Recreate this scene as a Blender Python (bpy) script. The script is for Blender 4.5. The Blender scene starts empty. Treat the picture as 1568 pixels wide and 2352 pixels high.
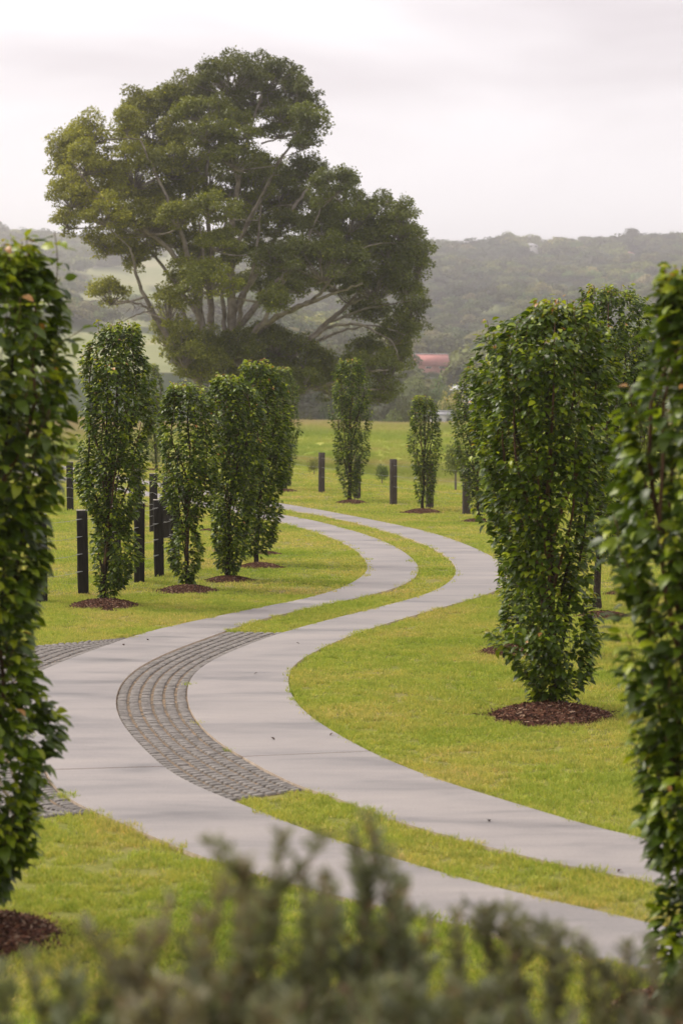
import bpy, math, random
import numpy as np
from mathutils import Vector, Matrix

SC = bpy.context.scene
COL = SC.collection
R = math.radians
rng = np.random.default_rng(7)
random.seed(7)

# ------------------------------------------------------------------ camera
H = 3.28                       # eye height above the lawn
FOC = 70.0 / 36.0 * 2352.0     # focal length in units of a 1568 x 2352 picture
PITCH = math.atan(247.0 / FOC)
cam = bpy.data.cameras.new('camera')
cam.sensor_fit = 'VERTICAL'; cam.sensor_height = 36.0; cam.sensor_width = 24.0; cam.lens = 70.0
cam.clip_start = 0.1; cam.clip_end = 9000.0
cam.dof.use_dof = True; cam.dof.focus_distance = 31.0; cam.dof.aperture_fstop = 2.5
camo = bpy.data.objects.new('camera', cam); COL.objects.link(camo)
camo.location = (0, 0, H); camo.rotation_euler = (R(90) - PITCH, 0, 0)
SC.camera = camo

# ------------------------------------------------------------------ sky, sun, exposure
SUN_EL, SUN_AZ = R(52), R(-62)      # high, from the left and a little beyond the camera's side
world = bpy.data.worlds.new('World'); SC.world = world; world.use_nodes = True
def build_world():
    nt = world.node_tree; N = nt.nodes; L = nt.links; N.clear()
    out = N.new('ShaderNodeOutputWorld'); bg = N.new('ShaderNodeBackground'); bg.inputs[1].default_value = 0.1
    sky = N.new('ShaderNodeTexSky'); sky.sky_type = 'NISHITA'; sky.sun_disc = False
    sky.sun_elevation = SUN_EL; sky.sun_rotation = SUN_AZ
    tc = N.new('ShaderNodeTexCoord')
    sep = N.new('ShaderNodeSeparateXYZ'); L.new(tc.outputs['Generated'], sep.inputs[0])
    # cloud deck seen in perspective: direction divided by height
    add = N.new('ShaderNodeMath'); add.operation = 'MAXIMUM'; add.inputs[1].default_value = 0.0; L.new(sep.outputs[2], add.inputs[0])
    a2 = N.new('ShaderNodeMath'); a2.operation = 'ADD'; a2.inputs[1].default_value = 0.10; L.new(add.outputs[0], a2.inputs[0])
    dx = N.new('ShaderNodeMath'); dx.operation = 'DIVIDE'; L.new(sep.outputs[0], dx.inputs[0]); L.new(a2.outputs[0], dx.inputs[1])
    dy = N.new('ShaderNodeMath'); dy.operation = 'DIVIDE'; L.new(sep.outputs[1], dy.inputs[0]); L.new(a2.outputs[0], dy.inputs[1])
    cmb = N.new('ShaderNodeCombineXYZ'); L.new(dx.outputs[0], cmb.inputs[0]); L.new(dy.outputs[0], cmb.inputs[1])
    mp = N.new('ShaderNodeMapping'); mp.inputs['Scale'].default_value = (1.0, 0.75, 1); mp.inputs['Location'].default_value = (8.8, 8.8, 0)
    L.new(cmb.outputs[0], mp.inputs[0])
    no = N.new('ShaderNodeTexNoise'); no.inputs['Scale'].default_value = 0.75; no.inputs['Detail'].default_value = 4; no.inputs['Roughness'].default_value = 0.48
    no.inputs['Distortion'].default_value = 0.5
    L.new(mp.outputs[0], no.inputs[0])
    cr = N.new('ShaderNodeValToRGB'); cr.color_ramp.elements[0].position = 0.38; cr.color_ramp.elements[1].position = 0.57
    cr.color_ramp.elements[0].color = (0.60, 0.545, 0.565, 1); cr.color_ramp.elements[1].color = (0.90, 0.855, 0.87, 1)
    L.new(no.outputs[0], cr.inputs[0])
    # brighter towards the horizon, where the deck thins out
    mr = N.new('ShaderNodeMapRange'); mr.inputs[1].default_value = 0.09; mr.inputs[2].default_value = 0.205
    mr.inputs[3].default_value = 0.8; mr.inputs[4].default_value = 0.0; mr.interpolation_type = 'SMOOTHSTEP'
    L.new(sep.outputs[2], mr.inputs[0])
    mix = N.new('ShaderNodeMix'); mix.data_type = 'RGBA'
    L.new(mr.outputs[0], mix.inputs[0]); L.new(cr.outputs[0], mix.inputs[6]); mix.inputs[7].default_value = (0.98, 0.945, 0.955, 1)
    sc_ = N.new('ShaderNodeVectorMath'); sc_.operation = 'SCALE'; sc_.inputs[3].default_value = 10.3
    L.new(mix.outputs[2], sc_.inputs[0])
    m2 = N.new('ShaderNodeMix'); m2.data_type = 'RGBA'; m2.inputs[0].default_value = 0.96
    L.new(sky.outputs[0], m2.inputs[6]); L.new(sc_.outputs[0], m2.inputs[7])
    L.new(m2.outputs[2], bg.inputs[0]); L.new(bg.outputs[0], out.inputs[0])
build_world()
sun = bpy.data.lights.new('sun', 'SUN'); sun.energy = 2.5; sun.angle = R(22); sun.color = (1.0, 0.93, 0.82)
suno = bpy.data.objects.new('sun', sun); COL.objects.link(suno)
sd = Vector((math.sin(SUN_AZ) * math.cos(SUN_EL), math.cos(SUN_AZ) * math.cos(SUN_EL), math.sin(SUN_EL)))
suno.rotation_euler = sd.to_track_quat('Z', 'Y').to_euler(); suno.location = (0, 0, 60)
vs = SC.view_settings; vs.view_transform = 'Standard'; vs.look = 'None'; vs.exposure = 0.38; vs.gamma = 1.0; vs.use_curve_mapping = False
SC.render.engine = 'CYCLES'
cy = SC.cycles
cy.use_denoising = True
cy.max_bounces = 6; cy.diffuse_bounces = 3; cy.glossy_bounces = 2; cy.transmission_bounces = 3; cy.volume_bounces = 2; cy.transparent_max_bounces = 4
cy.sample_clamp_indirect = 4.0

# ------------------------------------------------------------------ picture measurements -> places
CX, CY = 784.0, 1176.0
FW = np.array((0, math.cos(PITCH), -math.sin(PITCH))); UP = np.array((0, math.sin(PITCH), math.cos(PITCH))); RT = np.array((1.0, 0, 0))
def ray(x, y): return FW + RT * ((x - CX) / FOC) + UP * ((CY - y) / FOC)
def on_ground(x, y, z=0.0):
    r = ray(x, y); t = (z - H) / r[2]; return np.array((r[0] * t, r[1] * t, z))
def at_dist(x, y, Y):
    r = ray(x, y); t = Y / r[1]; return np.array((r[0] * t, Y, H + r[2] * t))

def smooth(t): t = np.clip(t, 0, 1); return t * t * (3 - 2 * t)

# ------------------------------------------------------------------ objects
def tag(o, label=None, cat=None, group=None, kind=None):
    if label: o['label'] = label
    if cat: o['category'] = cat
    if group: o['group'] = group
    if kind: o['kind'] = kind
    return o
def empty(name, loc=(0, 0, 0), rz=0.0):
    o = bpy.data.objects.new(name, None); COL.objects.link(o)
    o.empty_display_size = 0.2; o.location = loc; o.rotation_euler = (0, 0, rz); return o
def link(name, me, parent=None, kind=None):
    o = bpy.data.objects.new(name, me); COL.objects.link(o)
    if parent is not None: o.parent = parent
    if kind: o['kind'] = kind
    return o

class MB:
    """collects vertices and faces (all of them arrays) into one mesh"""
    def __init__(s): s.v = []; s.f = []; s.n = 0; s.t = []; s.tinted = False
    def add(s, verts, faces, tint=None):
        verts = np.asarray(verts, float).reshape(-1, 3)
        for a in (faces if isinstance(faces, list) else [faces]):
            s.f.append(np.asarray(a, int) + s.n)
        s.v.append(verts); s.n += len(verts)
        if tint is not None:
            s.tinted = True
            tt = np.asarray(tint, float)
            s.t.append(np.broadcast_to(tt, (len(verts), 3)))
        else: s.t.append(np.full((len(verts), 3), 0.5))
    def mesh(s, name, mat, smooth_=False):
        me = bpy.data.meshes.new(name)
        v = np.concatenate(s.v).astype(np.float32)
        tot = [a.shape[1] for a in s.f for _ in range(1)]
        lt = np.concatenate([np.full(len(a), a.shape[1]) for a in s.f]).astype(np.int32)
        li = np.concatenate([a.ravel() for a in s.f]).astype(np.int32)
        ls = np.concatenate(([0], np.cumsum(lt)[:-1])).astype(np.int32)
        me.vertices.add(len(v)); me.vertices.foreach_set('co', v.ravel())
        me.loops.add(len(li)); me.loops.foreach_set('vertex_index', li)
        me.polygons.add(len(lt)); me.polygons.foreach_set('loop_start', ls); me.polygons.foreach_set('loop_total', lt)
        if smooth_: me.polygons.foreach_set('use_smooth', np.ones(len(lt), bool))
        me.update(calc_edges=True)
        if s.tinted:
            a = me.color_attributes.new('tint', 'FLOAT_COLOR', 'POINT')
            t = np.concatenate(s.t); t4 = np.ones((len(t), 4), np.float32); t4[:, :3] = t
            a.data.foreach_set('color', t4.ravel())
        if mat is not None: me.materials.append(mat)
        return me
    def obj(s, name, mat, parent=None, smooth_=False, kind=None):
        return link(name, s.mesh(name, mat, smooth_), parent, kind)

def tube(mb, pts, rad, sides=6, tint=None, cap=True):
    pts = np.asarray(pts, float); n = len(pts); rad = np.broadcast_to(np.asarray(rad, float), (n,))
    d = np.gradient(pts, axis=0); d /= (np.linalg.norm(d, axis=1, keepdims=True) + 1e-9)
    ref = np.array((0.0, 1.0, 0.0)) if abs(d[0][1]) < 0.8 else np.array((1.0, 0, 0))
    a = np.cross(d, ref); a /= (np.linalg.norm(a, axis=1, keepdims=True) + 1e-9); b = np.cross(d, a)
    th = np.arange(sides) * 2 * np.pi / sides
    ring = pts[:, None, :] + rad[:, None, None] * (np.cos(th)[None, :, None] * a[:, None, :] + np.sin(th)[None, :, None] * b[:, None, :])
    i = np.arange(n - 1)[:, None] * sides; j = np.arange(sides)[None, :]; k = (j + 1) % sides
    q = np.stack((i + j, i + k, i + sides + k, i + sides + j), -1).reshape(-1, 4)
    fs = [q]
    v = ring.reshape(-1, 3)
    if cap:
        v = np.vstack((v, pts[-1]))
        e = (n - 1) * sides
        fs.append(np.stack((e + np.arange(sides), e + (np.arange(sides) + 1) % sides, np.full(sides, n * sides)), -1))
    mb.add(v, fs, tint)

def box(mb, c, s, rz=0.0, bev=0.0, tint=None):
    """box with its four upright and four top edges taken off when bev > 0"""
    x, y, z = s[0] / 2, s[1] / 2, s[2] / 2
    ca, sa = math.cos(rz), math.sin(rz)
    if bev > 0:
        b = bev
        ring = [(-x + b, -y), (x - b, -y), (x, -y + b), (x, y - b), (x - b, y), (-x + b, y), (-x, y - b), (-x, -y + b)]
        k = (x - b) / x; m = (y - b) / y
        v = [(p, q, -z) for p, q in ring] + [(p, q, z - b) for p, q in ring] + [(p * k, q * m, z) for p, q in ring]
        q4 = []
        for l in (0, 8):
            for i in range(8): q4.append((l + i, l + (i + 1) % 8, l + 8 + (i + 1) % 8, l + 8 + i))
        fs = [np.array(q4), np.array([[16, 17, 18, 19, 20, 21, 22, 23]])]
    else:
        v = [(-x, -y, -z), (x, -y, -z), (x, y, -z), (-x, y, -z), (-x, -y, z), (x, -y, z), (x, y, z), (-x, y, z)]
        fs = np.array([(0, 1, 5, 4), (1, 2, 6, 5), (2, 3, 7, 6), (3, 0, 4, 7), (4, 5, 6, 7), (3, 2, 1, 0)])
    v = np.array(v); w = v.copy(); w[:, 0] = v[:, 0] * ca - v[:, 1] * sa; w[:, 1] = v[:, 0] * sa + v[:, 1] * ca
    mb.add(w + np.asarray(c, float), fs, tint)

def nz(x, y, s=1.0, o=0.0):
    """cheap smooth noise, -1..1, on arrays"""
    x = np.asarray(x, float) * s + o; y = np.asarray(y, float) * s + o * 1.7
    return (np.sin(x * 1.3 + 1.7 * np.sin(y * 0.9 + 0.4)) + np.sin(y * 1.7 + 1.3 * np.sin(x * 1.1 + 2.0)) + np.sin((x + y) * 2.3 + np.sin(x * 2.9 - y * 1.9))) / 3

# ------------------------------------------------------------------ materials
def M(name, col, rough=0.8, spec=0.3, col2=None, scale=8.0, detail=4, bump=0.0, bscale=None, p0=0.35, p1=0.65, transl=0.0, tint=False, stretch=None, rand=0.0, coat=0.0):
    m = bpy.data.materials.new(name); m.use_nodes = True; nt = m.node_tree; N = nt.nodes; L = nt.links
    b = N['Principled BSDF']; out = N['Material Output']
    b.inputs['Roughness'].default_value = rough; b.inputs['Specular IOR Level'].default_value = spec
    src = None
    if tint:
        at = N.new('ShaderNodeAttribute'); at.attribute_name = 'tint'; src = at.outputs['Color']
    geo = N.new('ShaderNodeNewGeometry'); vec = geo.outputs['Position']
    if stretch:
        tc = N.new('ShaderNodeTexCoord'); mp = N.new('ShaderNodeMapping'); mp.inputs['Scale'].default_value = stretch
        L.new(tc.outputs['Object'], mp.inputs[0]); vec = mp.outputs[0]
    if col2 is not None:
        no = N.new('ShaderNodeTexNoise'); no.inputs['Scale'].default_value = scale; no.inputs['Detail'].default_value = detail
        L.new(vec, no.inputs[0])
        cr = N.new('ShaderNodeValToRGB'); cr.color_ramp.elements[0].position = p0; cr.color_ramp.elements[1].position = p1
        cr.color_ramp.elements[0].color = (*col, 1); cr.color_ramp.elements[1].color = (*col2, 1)
        L.new(no.outputs[0], cr.inputs[0]); src2 = cr.outputs[0]
        if src is not None:
            mx = N.new('ShaderNodeMix'); mx.data_type = 'RGBA'; mx.blend_type = 'MULTIPLY'; mx.inputs[0].default_value = 1
            L.new(src, mx.inputs[6]); L.new(src2, mx.inputs[7]); src = mx.outputs[2]
        else: src = src2
    if rand > 0:
        oi = N.new('ShaderNodeObjectInfo'); hs = N.new('ShaderNodeHueSaturation')
        mr = N.new('ShaderNodeMapRange'); mr.inputs[3].default_value = 1 - rand; mr.inputs[4].default_value = 1 + rand
        L.new(oi.outputs['Random'], mr.inputs[0]); L.new(mr.outputs[0], hs.inputs['Value'])
        mh = N.new('ShaderNodeMapRange'); mh.inputs[3].default_value = 0.5 - rand * 0.06; mh.inputs[4].default_value = 0.5 + rand * 0.05
        fr = N.new('ShaderNodeMath'); fr.operation = 'FRACT'; ml = N.new('ShaderNodeMath'); ml.operation = 'MULTIPLY'; ml.inputs[1].default_value = 7.3
        L.new(oi.outputs['Random'], ml.inputs[0]); L.new(ml.outputs[0], fr.inputs[0]); L.new(fr.outputs[0], mh.inputs[0]); L.new(mh.outputs[0], hs.inputs['Hue'])
        if src is None: hs.inputs['Color'].default_value = (*col, 1)
        else: L.new(src, hs.inputs['Color'])
        src = hs.outputs[0]
    if src is not None: L.new(src, b.inputs['Base Color'])
    else: b.inputs['Base Color'].default_value = (*col, 1)
    if bump > 0:
        n2 = N.new('ShaderNodeTexNoise'); n2.inputs['Scale'].default_value = bscale or scale * 4; n2.inputs['Detail'].default_value = 5; L.new(vec, n2.inputs[0])
        bp = N.new('ShaderNodeBump'); bp.inputs['Strength'].default_value = bump; bp.inputs['Distance'].default_value = 0.02
        L.new(n2.outputs[0], bp.inputs['Height']); L.new(bp.outputs[0], b.inputs['Normal'])
    if transl > 0:
        tr = N.new('ShaderNodeBsdfTranslucent'); ms = N.new('ShaderNodeMixShader'); ms.inputs[0].default_value = transl
        if src is not None:
            g = N.new('ShaderNodeMix'); g.data_type = 'RGBA'; g.blend_type = 'MULTIPLY'; g.inputs[0].default_value = 1; g.inputs[7].default_value = (1.5, 1.45, 0.6, 1)
            L.new(src, g.inputs[6]); L.new(g.outputs[2], tr.inputs[0])
        else: tr.inputs[0].default_value = (*[c * 1.3 for c in col], 1)
        L.new(b.outputs[0], ms.inputs[1]); L.new(tr.outputs[0], ms.inputs[2]); L.new(ms.outputs[0], out.inputs[0])
    return m

def ramp(N, L, src, stops):
    cr = N.new('ShaderNodeValToRGB'); e = cr.color_ramp.elements
    while len(e) < len(stops): e.new(0.5)
    for q, (p, c) in zip(e, stops): q.position = p; q.color = (*c, 1)
    L.new(src, cr.inputs[0]); return cr.outputs[0]

def grass_colour(nt, far=False):
    """the lawn's patchy colour as a function of place: lush green, yellow green and dry straw"""
    N = nt.nodes; L = nt.links
    geo = N.new('ShaderNodeNewGeometry')
    a = N.new('ShaderNodeTexNoise'); a.inputs['Scale'].default_value = 0.45; a.inputs['Detail'].default_value = 5; a.inputs['Roughness'].default_value = 0.62
    L.new(geo.outputs['Position'], a.inputs[0])
    c1 = ramp(N, L, a.outputs[0], [(0.30, LAWN_A), (0.47, LAWN_B), (0.60, LAWN_C), (0.74, LAWN_D)])
    b = N.new('ShaderNodeTexNoise'); b.inputs['Scale'].default_value = 5.0; b.inputs['Detail'].default_value = 4; b.inputs['Roughness'].default_value = 0.7
    L.new(geo.outputs['Position'], b.inputs[0])
    c2 = ramp(N, L, b.outputs[0], [(0.3, (0.74, 0.78, 0.7)), (0.5, (1, 1, 1)), (0.72, (1.15, 1.09, 1.0))])
    mx = N.new('ShaderNodeMix'); mx.data_type = 'RGBA'; mx.blend_type = 'MULTIPLY'; mx.inputs[0].default_value = 1
    L.new(c1, mx.inputs[6]); L.new(c2, mx.inputs[7])
    return mx.outputs[2]
LAWN_A = (0.31, 0.41, 0.050); LAWN_B = (0.45, 0.50, 0.090); LAWN_C = (0.55, 0.52, 0.135); LAWN_D = (0.60, 0.51, 0.20)

def mat_grass():
    m = bpy.data.materials.new('grass_blades'); m.use_nodes = True; nt = m.node_tree; N = nt.nodes; L = nt.links
    c = grass_colour(nt)
    at = N.new('ShaderNodeAttribute'); at.attribute_name = 'tint'
    mx = N.new('ShaderNodeMix'); mx.data_type = 'RGBA'; mx.blend_type = 'MULTIPLY'; mx.inputs[0].default_value = 1
    L.new(c, mx.inputs[6]); L.new(at.outputs['Color'], mx.inputs[7])
    d = N['Principled BSDF']; d.inputs['Roughness'].default_value = 0.55; d.inputs['Specular IOR Level'].default_value = 0.25
    L.new(mx.outputs[2], d.inputs['Base Color'])
    tr = N.new('ShaderNodeBsdfTranslucent'); L.new(mx.outputs[2], tr.inputs[0])
    ms = N.new('ShaderNodeMixShader'); ms.inputs[0].default_value = 0.35
    L.new(d.outputs[0], ms.inputs[1]); L.new(tr.outputs[0], ms.inputs[2]); L.new(ms.outputs[0], N['Material Output'].inputs[0])
    return m
def mat_ground():
    """lawn near, long pasture beyond the fence, grazed slopes and wood floor on the hills"""
    m = bpy.data.materials.new('ground'); m.use_nodes = True; nt = m.node_tree; N = nt.nodes; L = nt.links
    b = N['Principled BSDF']; b.inputs['Roughness'].default_value = 0.95; b.inputs['Specular IOR Level'].default_value = 0.1
    lawn = grass_colour(nt)
    geo = N.new('ShaderNodeNewGeometry')
    at = N.new('ShaderNodeAttribute'); at.attribute_name = 'zone'   # r: pasture, g: hills, b: wood floor
    sp = N.new('ShaderNodeSeparateColor'); L.new(at.outputs['Color'], sp.inputs[0])
    mp = N.new('ShaderNodeMapping'); mp.inputs['Scale'].default_value = (1, 0.3, 1); L.new(geo.outputs['Position'], mp.inputs[0])
    n1 = N.new('ShaderNodeTexNoise'); n1.inputs['Scale'].default_value = 0.22; n1.inputs['Detail'].default_value = 7; n1.inputs['Roughness'].default_value = 0.65; L.new(mp.outputs[0], n1.inputs[0])
    past = ramp(N, L, n1.outputs[0], [(0.3, (0.24, 0.31, 0.04)), (0.5, (0.33, 0.38, 0.06)), (0.64, (0.42, 0.40, 0.10)), (0.78, (0.46, 0.38, 0.16))])
    n2 = N.new('ShaderNodeTexNoise'); n2.inputs['Scale'].default_value = 0.02; n2.inputs['Detail'].default_value = 8; n2.inputs['Roughness'].default_value = 0.6; L.new(geo.outputs['Position'], n2.inputs[0])
    hill = ramp(N, L, n2.outputs[0], [(0.3, (0.17, 0.20, 0.075)), (0.52, (0.26, 0.275, 0.125)), (0.72, (0.37, 0.34, 0.19))])
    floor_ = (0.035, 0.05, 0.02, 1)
    def mix(f, a, c):
        x = N.new('ShaderNodeMix'); x.data_type = 'RGBA'; L.new(f, x.inputs[0])
        for s, i in ((a, 6), (c, 7)):
            if isinstance(s, tuple): x.inputs[i].default_value = s
            else: L.new(s, x.inputs[i])
        return x.outputs[2]
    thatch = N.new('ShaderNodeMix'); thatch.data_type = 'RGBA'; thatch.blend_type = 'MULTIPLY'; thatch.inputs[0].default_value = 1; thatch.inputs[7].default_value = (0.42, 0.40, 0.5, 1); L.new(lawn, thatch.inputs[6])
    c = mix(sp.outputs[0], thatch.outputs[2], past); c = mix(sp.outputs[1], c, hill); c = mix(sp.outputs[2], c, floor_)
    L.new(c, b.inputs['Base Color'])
    n3 = N.new('ShaderNodeTexNoise'); n3.inputs['Scale'].default_value = 9; n3.inputs['Detail'].default_value = 5; L.new(geo.outputs['Position'], n3.inputs[0])
    bp = N.new('ShaderNodeBump'); bp.inputs['Strength'].default_value = 0.8; bp.inputs['Distance'].default_value = 0.05
    L.new(n3.outputs[0], bp.inputs['Height']); L.new(bp.outputs[0], b.inputs['Normal'])
    return m
def mat_concrete():
    m = bpy.data.materials.new('concrete'); m.use_nodes = True; nt = m.node_tree; N = nt.nodes; L = nt.links
    b = N['Principled BSDF']; b.inputs['Specular IOR Level'].default_value = 0.35
    geo = N.new('ShaderNodeNewGeometry')
    mp = N.new('ShaderNodeMapping'); mp.inputs['Scale'].default_value = (0.55, 1.9, 1); L.new(geo.outputs['Position'], mp.inputs[0])
    a = N.new('ShaderNodeTexNoise'); a.inputs['Scale'].default_value = 0.8; a.inputs['Detail'].default_value = 9; a.inputs['Roughness'].default_value = 0.6; a.inputs['Distortion'].default_value = 0.4
    L.new(mp.outputs[0], a.inputs[0])
    c1 = ramp(N, L, a.outputs[0], [(0.30, (0.160, 0.150, 0.150)), (0.41, (0.240, 0.222, 0.216)), (0.52, (0.296, 0.270, 0.259)), (0.72, (0.355, 0.320, 0.300))])
    mp2 = N.new('ShaderNodeMapping'); mp2.inputs['Scale'].default_value = (1.0, 14, 1); L.new(geo.outputs['Position'], mp2.inputs[0])
    f = N.new('ShaderNodeTexNoise'); f.inputs['Scale'].default_value = 1.6; f.inputs['Detail'].default_value = 5; f.inputs['Roughness'].default_value = 0.7; L.new(mp2.outputs[0], f.inputs[0])
    c2 = ramp(N, L, f.outputs[0], [(0.25, (0.90, 0.90, 0.91)), (0.7, (1.04, 1.035, 1.03))])
    g = N.new('ShaderNodeTexNoise'); g.inputs['Scale'].default_value = 60; g.inputs['Detail'].default_value = 3; L.new(geo.outputs['Position'], g.inputs[0])
    c3 = ramp(N, L, g.outputs[0], [(0.3, (0.90, 0.90, 0.90)), (0.6, (1.03, 1.03, 1.03))])
    m1 = N.new('ShaderNodeMix'); m1.data_type = 'RGBA'; m1.blend_type = 'MULTIPLY'; m1.inputs[0].default_value = 1; L.new(c1, m1.inputs[6]); L.new(c2, m1.inputs[7])
    m2 = N.new('ShaderNodeMix'); m2.data_type = 'RGBA'; m2.blend_type = 'MULTIPLY'; m2.inputs[0].default_value = 1; L.new(m1.outputs[2], m2.inputs[6]); L.new(c3, m2.inputs[7])
    L.new(m2.outputs[2], b.inputs['Base Color'])
    rr = N.new('ShaderNodeMapRange'); rr.inputs[1].default_value = 0.3; rr.inputs[2].default_value = 0.7; rr.inputs[3].default_value = 0.5; rr.inputs[4].default_value = 0.8
    L.new(a.outputs[0], rr.inputs[0]); L.new(rr.outputs[0], b.inputs['Roughness'])
    bp = N.new('ShaderNodeBump'); bp.inputs['Strength'].default_value = 0.35; bp.inputs['Distance'].default_value = 0.006
    L.new(f.outputs[0], bp.inputs['Height']); L.new(bp.outputs[0], b.inputs['Normal'])
    return m

MT = dict(
    ground=mat_ground(), grass=mat_grass(), concrete=mat_concrete(),
    slab_edge=M('slab_edge', (0.50, 0.40, 0.30), 0.9, 0.1, (0.62, 0.52, 0.42), 12, bump=0.5),
    paver=M('paver', (0.165, 0.152, 0.140), 0.85, 0.25, (0.27, 0.248, 0.228), 14, bump=0.5, bscale=70, rand=0.08),
    bed=M('sand_bed', (0.12, 0.10, 0.08), 0.95, 0.1, (0.30, 0.215, 0.14), 7, detail=8, bump=0.7, p0=0.38, p1=0.68),
    bark=M('pear_bark', (0.022, 0.016, 0.012), 0.9, 0.2, (0.060, 0.045, 0.034), 26, bump=0.9, bscale=40),
    twig=M('pear_twig', (0.07, 0.035, 0.022), 0.7, 0.3, (0.13, 0.07, 0.035), 12),
    leaf=M('pear_leaf', (0.8, 0.8, 0.8), 0.36, 0.36, (1.15, 1.15, 1.1), 30, transl=0.32, tint=True),
    big_leaf=M('evergreen_leaf', (0.75, 0.75, 0.8), 0.45, 0.4, (1.25, 1.2, 1.0), 0.35, transl=0.3, tint=True),
    big_bark=M('grey_bark', (0.15, 0.125, 0.105), 0.9, 0.15, (0.30, 0.265, 0.235), 2.5, detail=8, bump=0.8, bscale=7),
    far_leaf=M('far_leaf', (0.75, 0.78, 0.85), 0.7, 0.2, (2.5, 2.35, 1.8), 0.016, p0=0.38, p1=0.66, detail=3, transl=0.2, tint=True, rand=0.6),
    far_bark=M('far_bark', (0.16, 0.14, 0.12), 0.9, 0.1),
    shrub_leaf=M('shrub_leaf', (0.75, 0.75, 0.75), 0.6, 0.3, (1.2, 1.2, 1.2), 3, transl=0.2, tint=True),
    stem=M('shrub_stem', (0.12, 0.07, 0.045), 0.85, 0.2, (0.22, 0.15, 0.10), 20),
    mulch=M('mulch', (0.045, 0.024, 0.016), 0.95, 0.1, (0.15, 0.078, 0.050), 30, bump=1.0, bscale=55),
    chip=M('wood_chip', (0.75, 0.75, 0.75), 0.85, 0.2, (1.3, 1.25, 1.2), 30, tint=True),
    post=M('black_timber', (0.011, 0.009, 0.008), 0.75, 0.22, (0.028, 0.023, 0.020), 6, bump=0.8, bscale=30, stretch=(9, 9, 0.8)),
    post_old=M('weathered_timber', (0.045, 0.036, 0.030), 0.9, 0.2, (0.10, 0.082, 0.070), 6, bump=0.8, bscale=30, stretch=(9, 9, 0.8)),
    endgrain=M('post_end_grain', (0.28, 0.25, 0.22), 0.9, 0.2, (0.45, 0.41, 0.37), 30),
    wire=M('galvanised_wire', (0.42, 0.42, 0.42), 0.45, 0.6),
    stake=M('white_paint', (0.78, 0.77, 0.74), 0.6, 0.3),
    wall_white=M('house_wall', (0.72, 0.71, 0.68), 0.8, 0.2, (0.80, 0.79, 0.76), 1),
    wall_brick=M('house_wall_red', (0.36, 0.17, 0.14), 0.9, 0.1, (0.44, 0.23, 0.19), 2),
    roof_red=M('roof_red', (0.50, 0.20, 0.18), 0.7, 0.3, (0.60, 0.27, 0.24), 0.8),
    roof_grey=M('roof_grey', (0.45, 0.45, 0.46), 0.6, 0.3),
    roof_white=M('roof_white', (0.82, 0.82, 0.82), 0.6, 0.3),
    pane=M('window_glass', (0.05, 0.06, 0.07), 0.15, 0.6),
    litter=M('fallen_leaf', (0.05, 0.025, 0.018), 0.8, 0.2),
    litter_red=M('fallen_leaf_red', (0.16, 0.02, 0.02), 0.7, 0.2),
)
def haze_mat():
    m = bpy.data.materials.new('haze'); m.use_nodes = True; N = m.node_tree.nodes; N.clear()
    o = N.new('ShaderNodeOutputMaterial'); v = N.new('ShaderNodeVolumePrincipled')
    v.inputs['Color'].default_value = (0.975, 0.94, 0.985, 1); v.inputs['Density'].default_value = 0.00050; v.inputs['Anisotropy'].default_value = 0.72
    m.node_tree.links.new(v.outputs[0], o.inputs['Volume']); return m

# ------------------------------------------------------------------ terrain
PD = np.array([0, 185, 225, 260, 330, 450, 600, 800, 1000, 1300, 1600, 1800, 2100, 2600.])
PR = np.array([0, 0, -5, -9, -7, 3.0, 10, 31, 55, 90, 119, 124, 106, 60.])
PL = np.array([0, 0, -4, -5, 2.0, 10, 20, 37, 57, 91, 122, 130, 110, 60.])
def terrain(x, y):
    x = np.asarray(x, float); y = np.asarray(y, float)
    s = 0.962 * (x - 4.1) + 0.273 * (y - 71)
    w = smooth(s / 10)
    near = w * (-1.5 * smooth(s / 6) + 2.75 * smooth((y - 84) / 85)) + (1 - w) * 2.7 * smooth((y - 146) / 60)
    near = near + (0.12 * nz(x, y, 0.12) + 0.35 * nz(x, y, 0.055, 2)) * smooth((y - 85) / 40) * smooth((s + 2) / 8)
    D = np.hypot(x, y) * np.where(y > 0, 1, 0)
    lat = smooth((x / np.maximum(y, 1) + 0.05) / 0.07)
    far = lat * np.interp(D, PD, PR) + (1 - lat) * np.interp(D, PD, PL)
    amp = smooth((D - 260) / 500)
    und = amp * (8.0 * nz(x, y, 1 / 85., 3) + 2.0 * nz(x, y, 1 / 28., 8) + 4.0 * nz(x, 0 * y, 1 / 60., 1.5) * smooth((D - 1200) / 400))
    return near * (1 - smooth((D - 185) / 150)) + far + und
def y_pic(x, y, z):   # row (1568 x 2352 picture) at which a place shows: used only to lay out woods and fields by eye
    v = np.stack((x, y, z - H), -1); return CY - FOC * (v @ UP) / (v @ FW)
def x_pic(x, y, z):
    v = np.stack((x, y, z - H), -1); return CX + FOC * (v @ RT) / (v @ FW)

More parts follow.
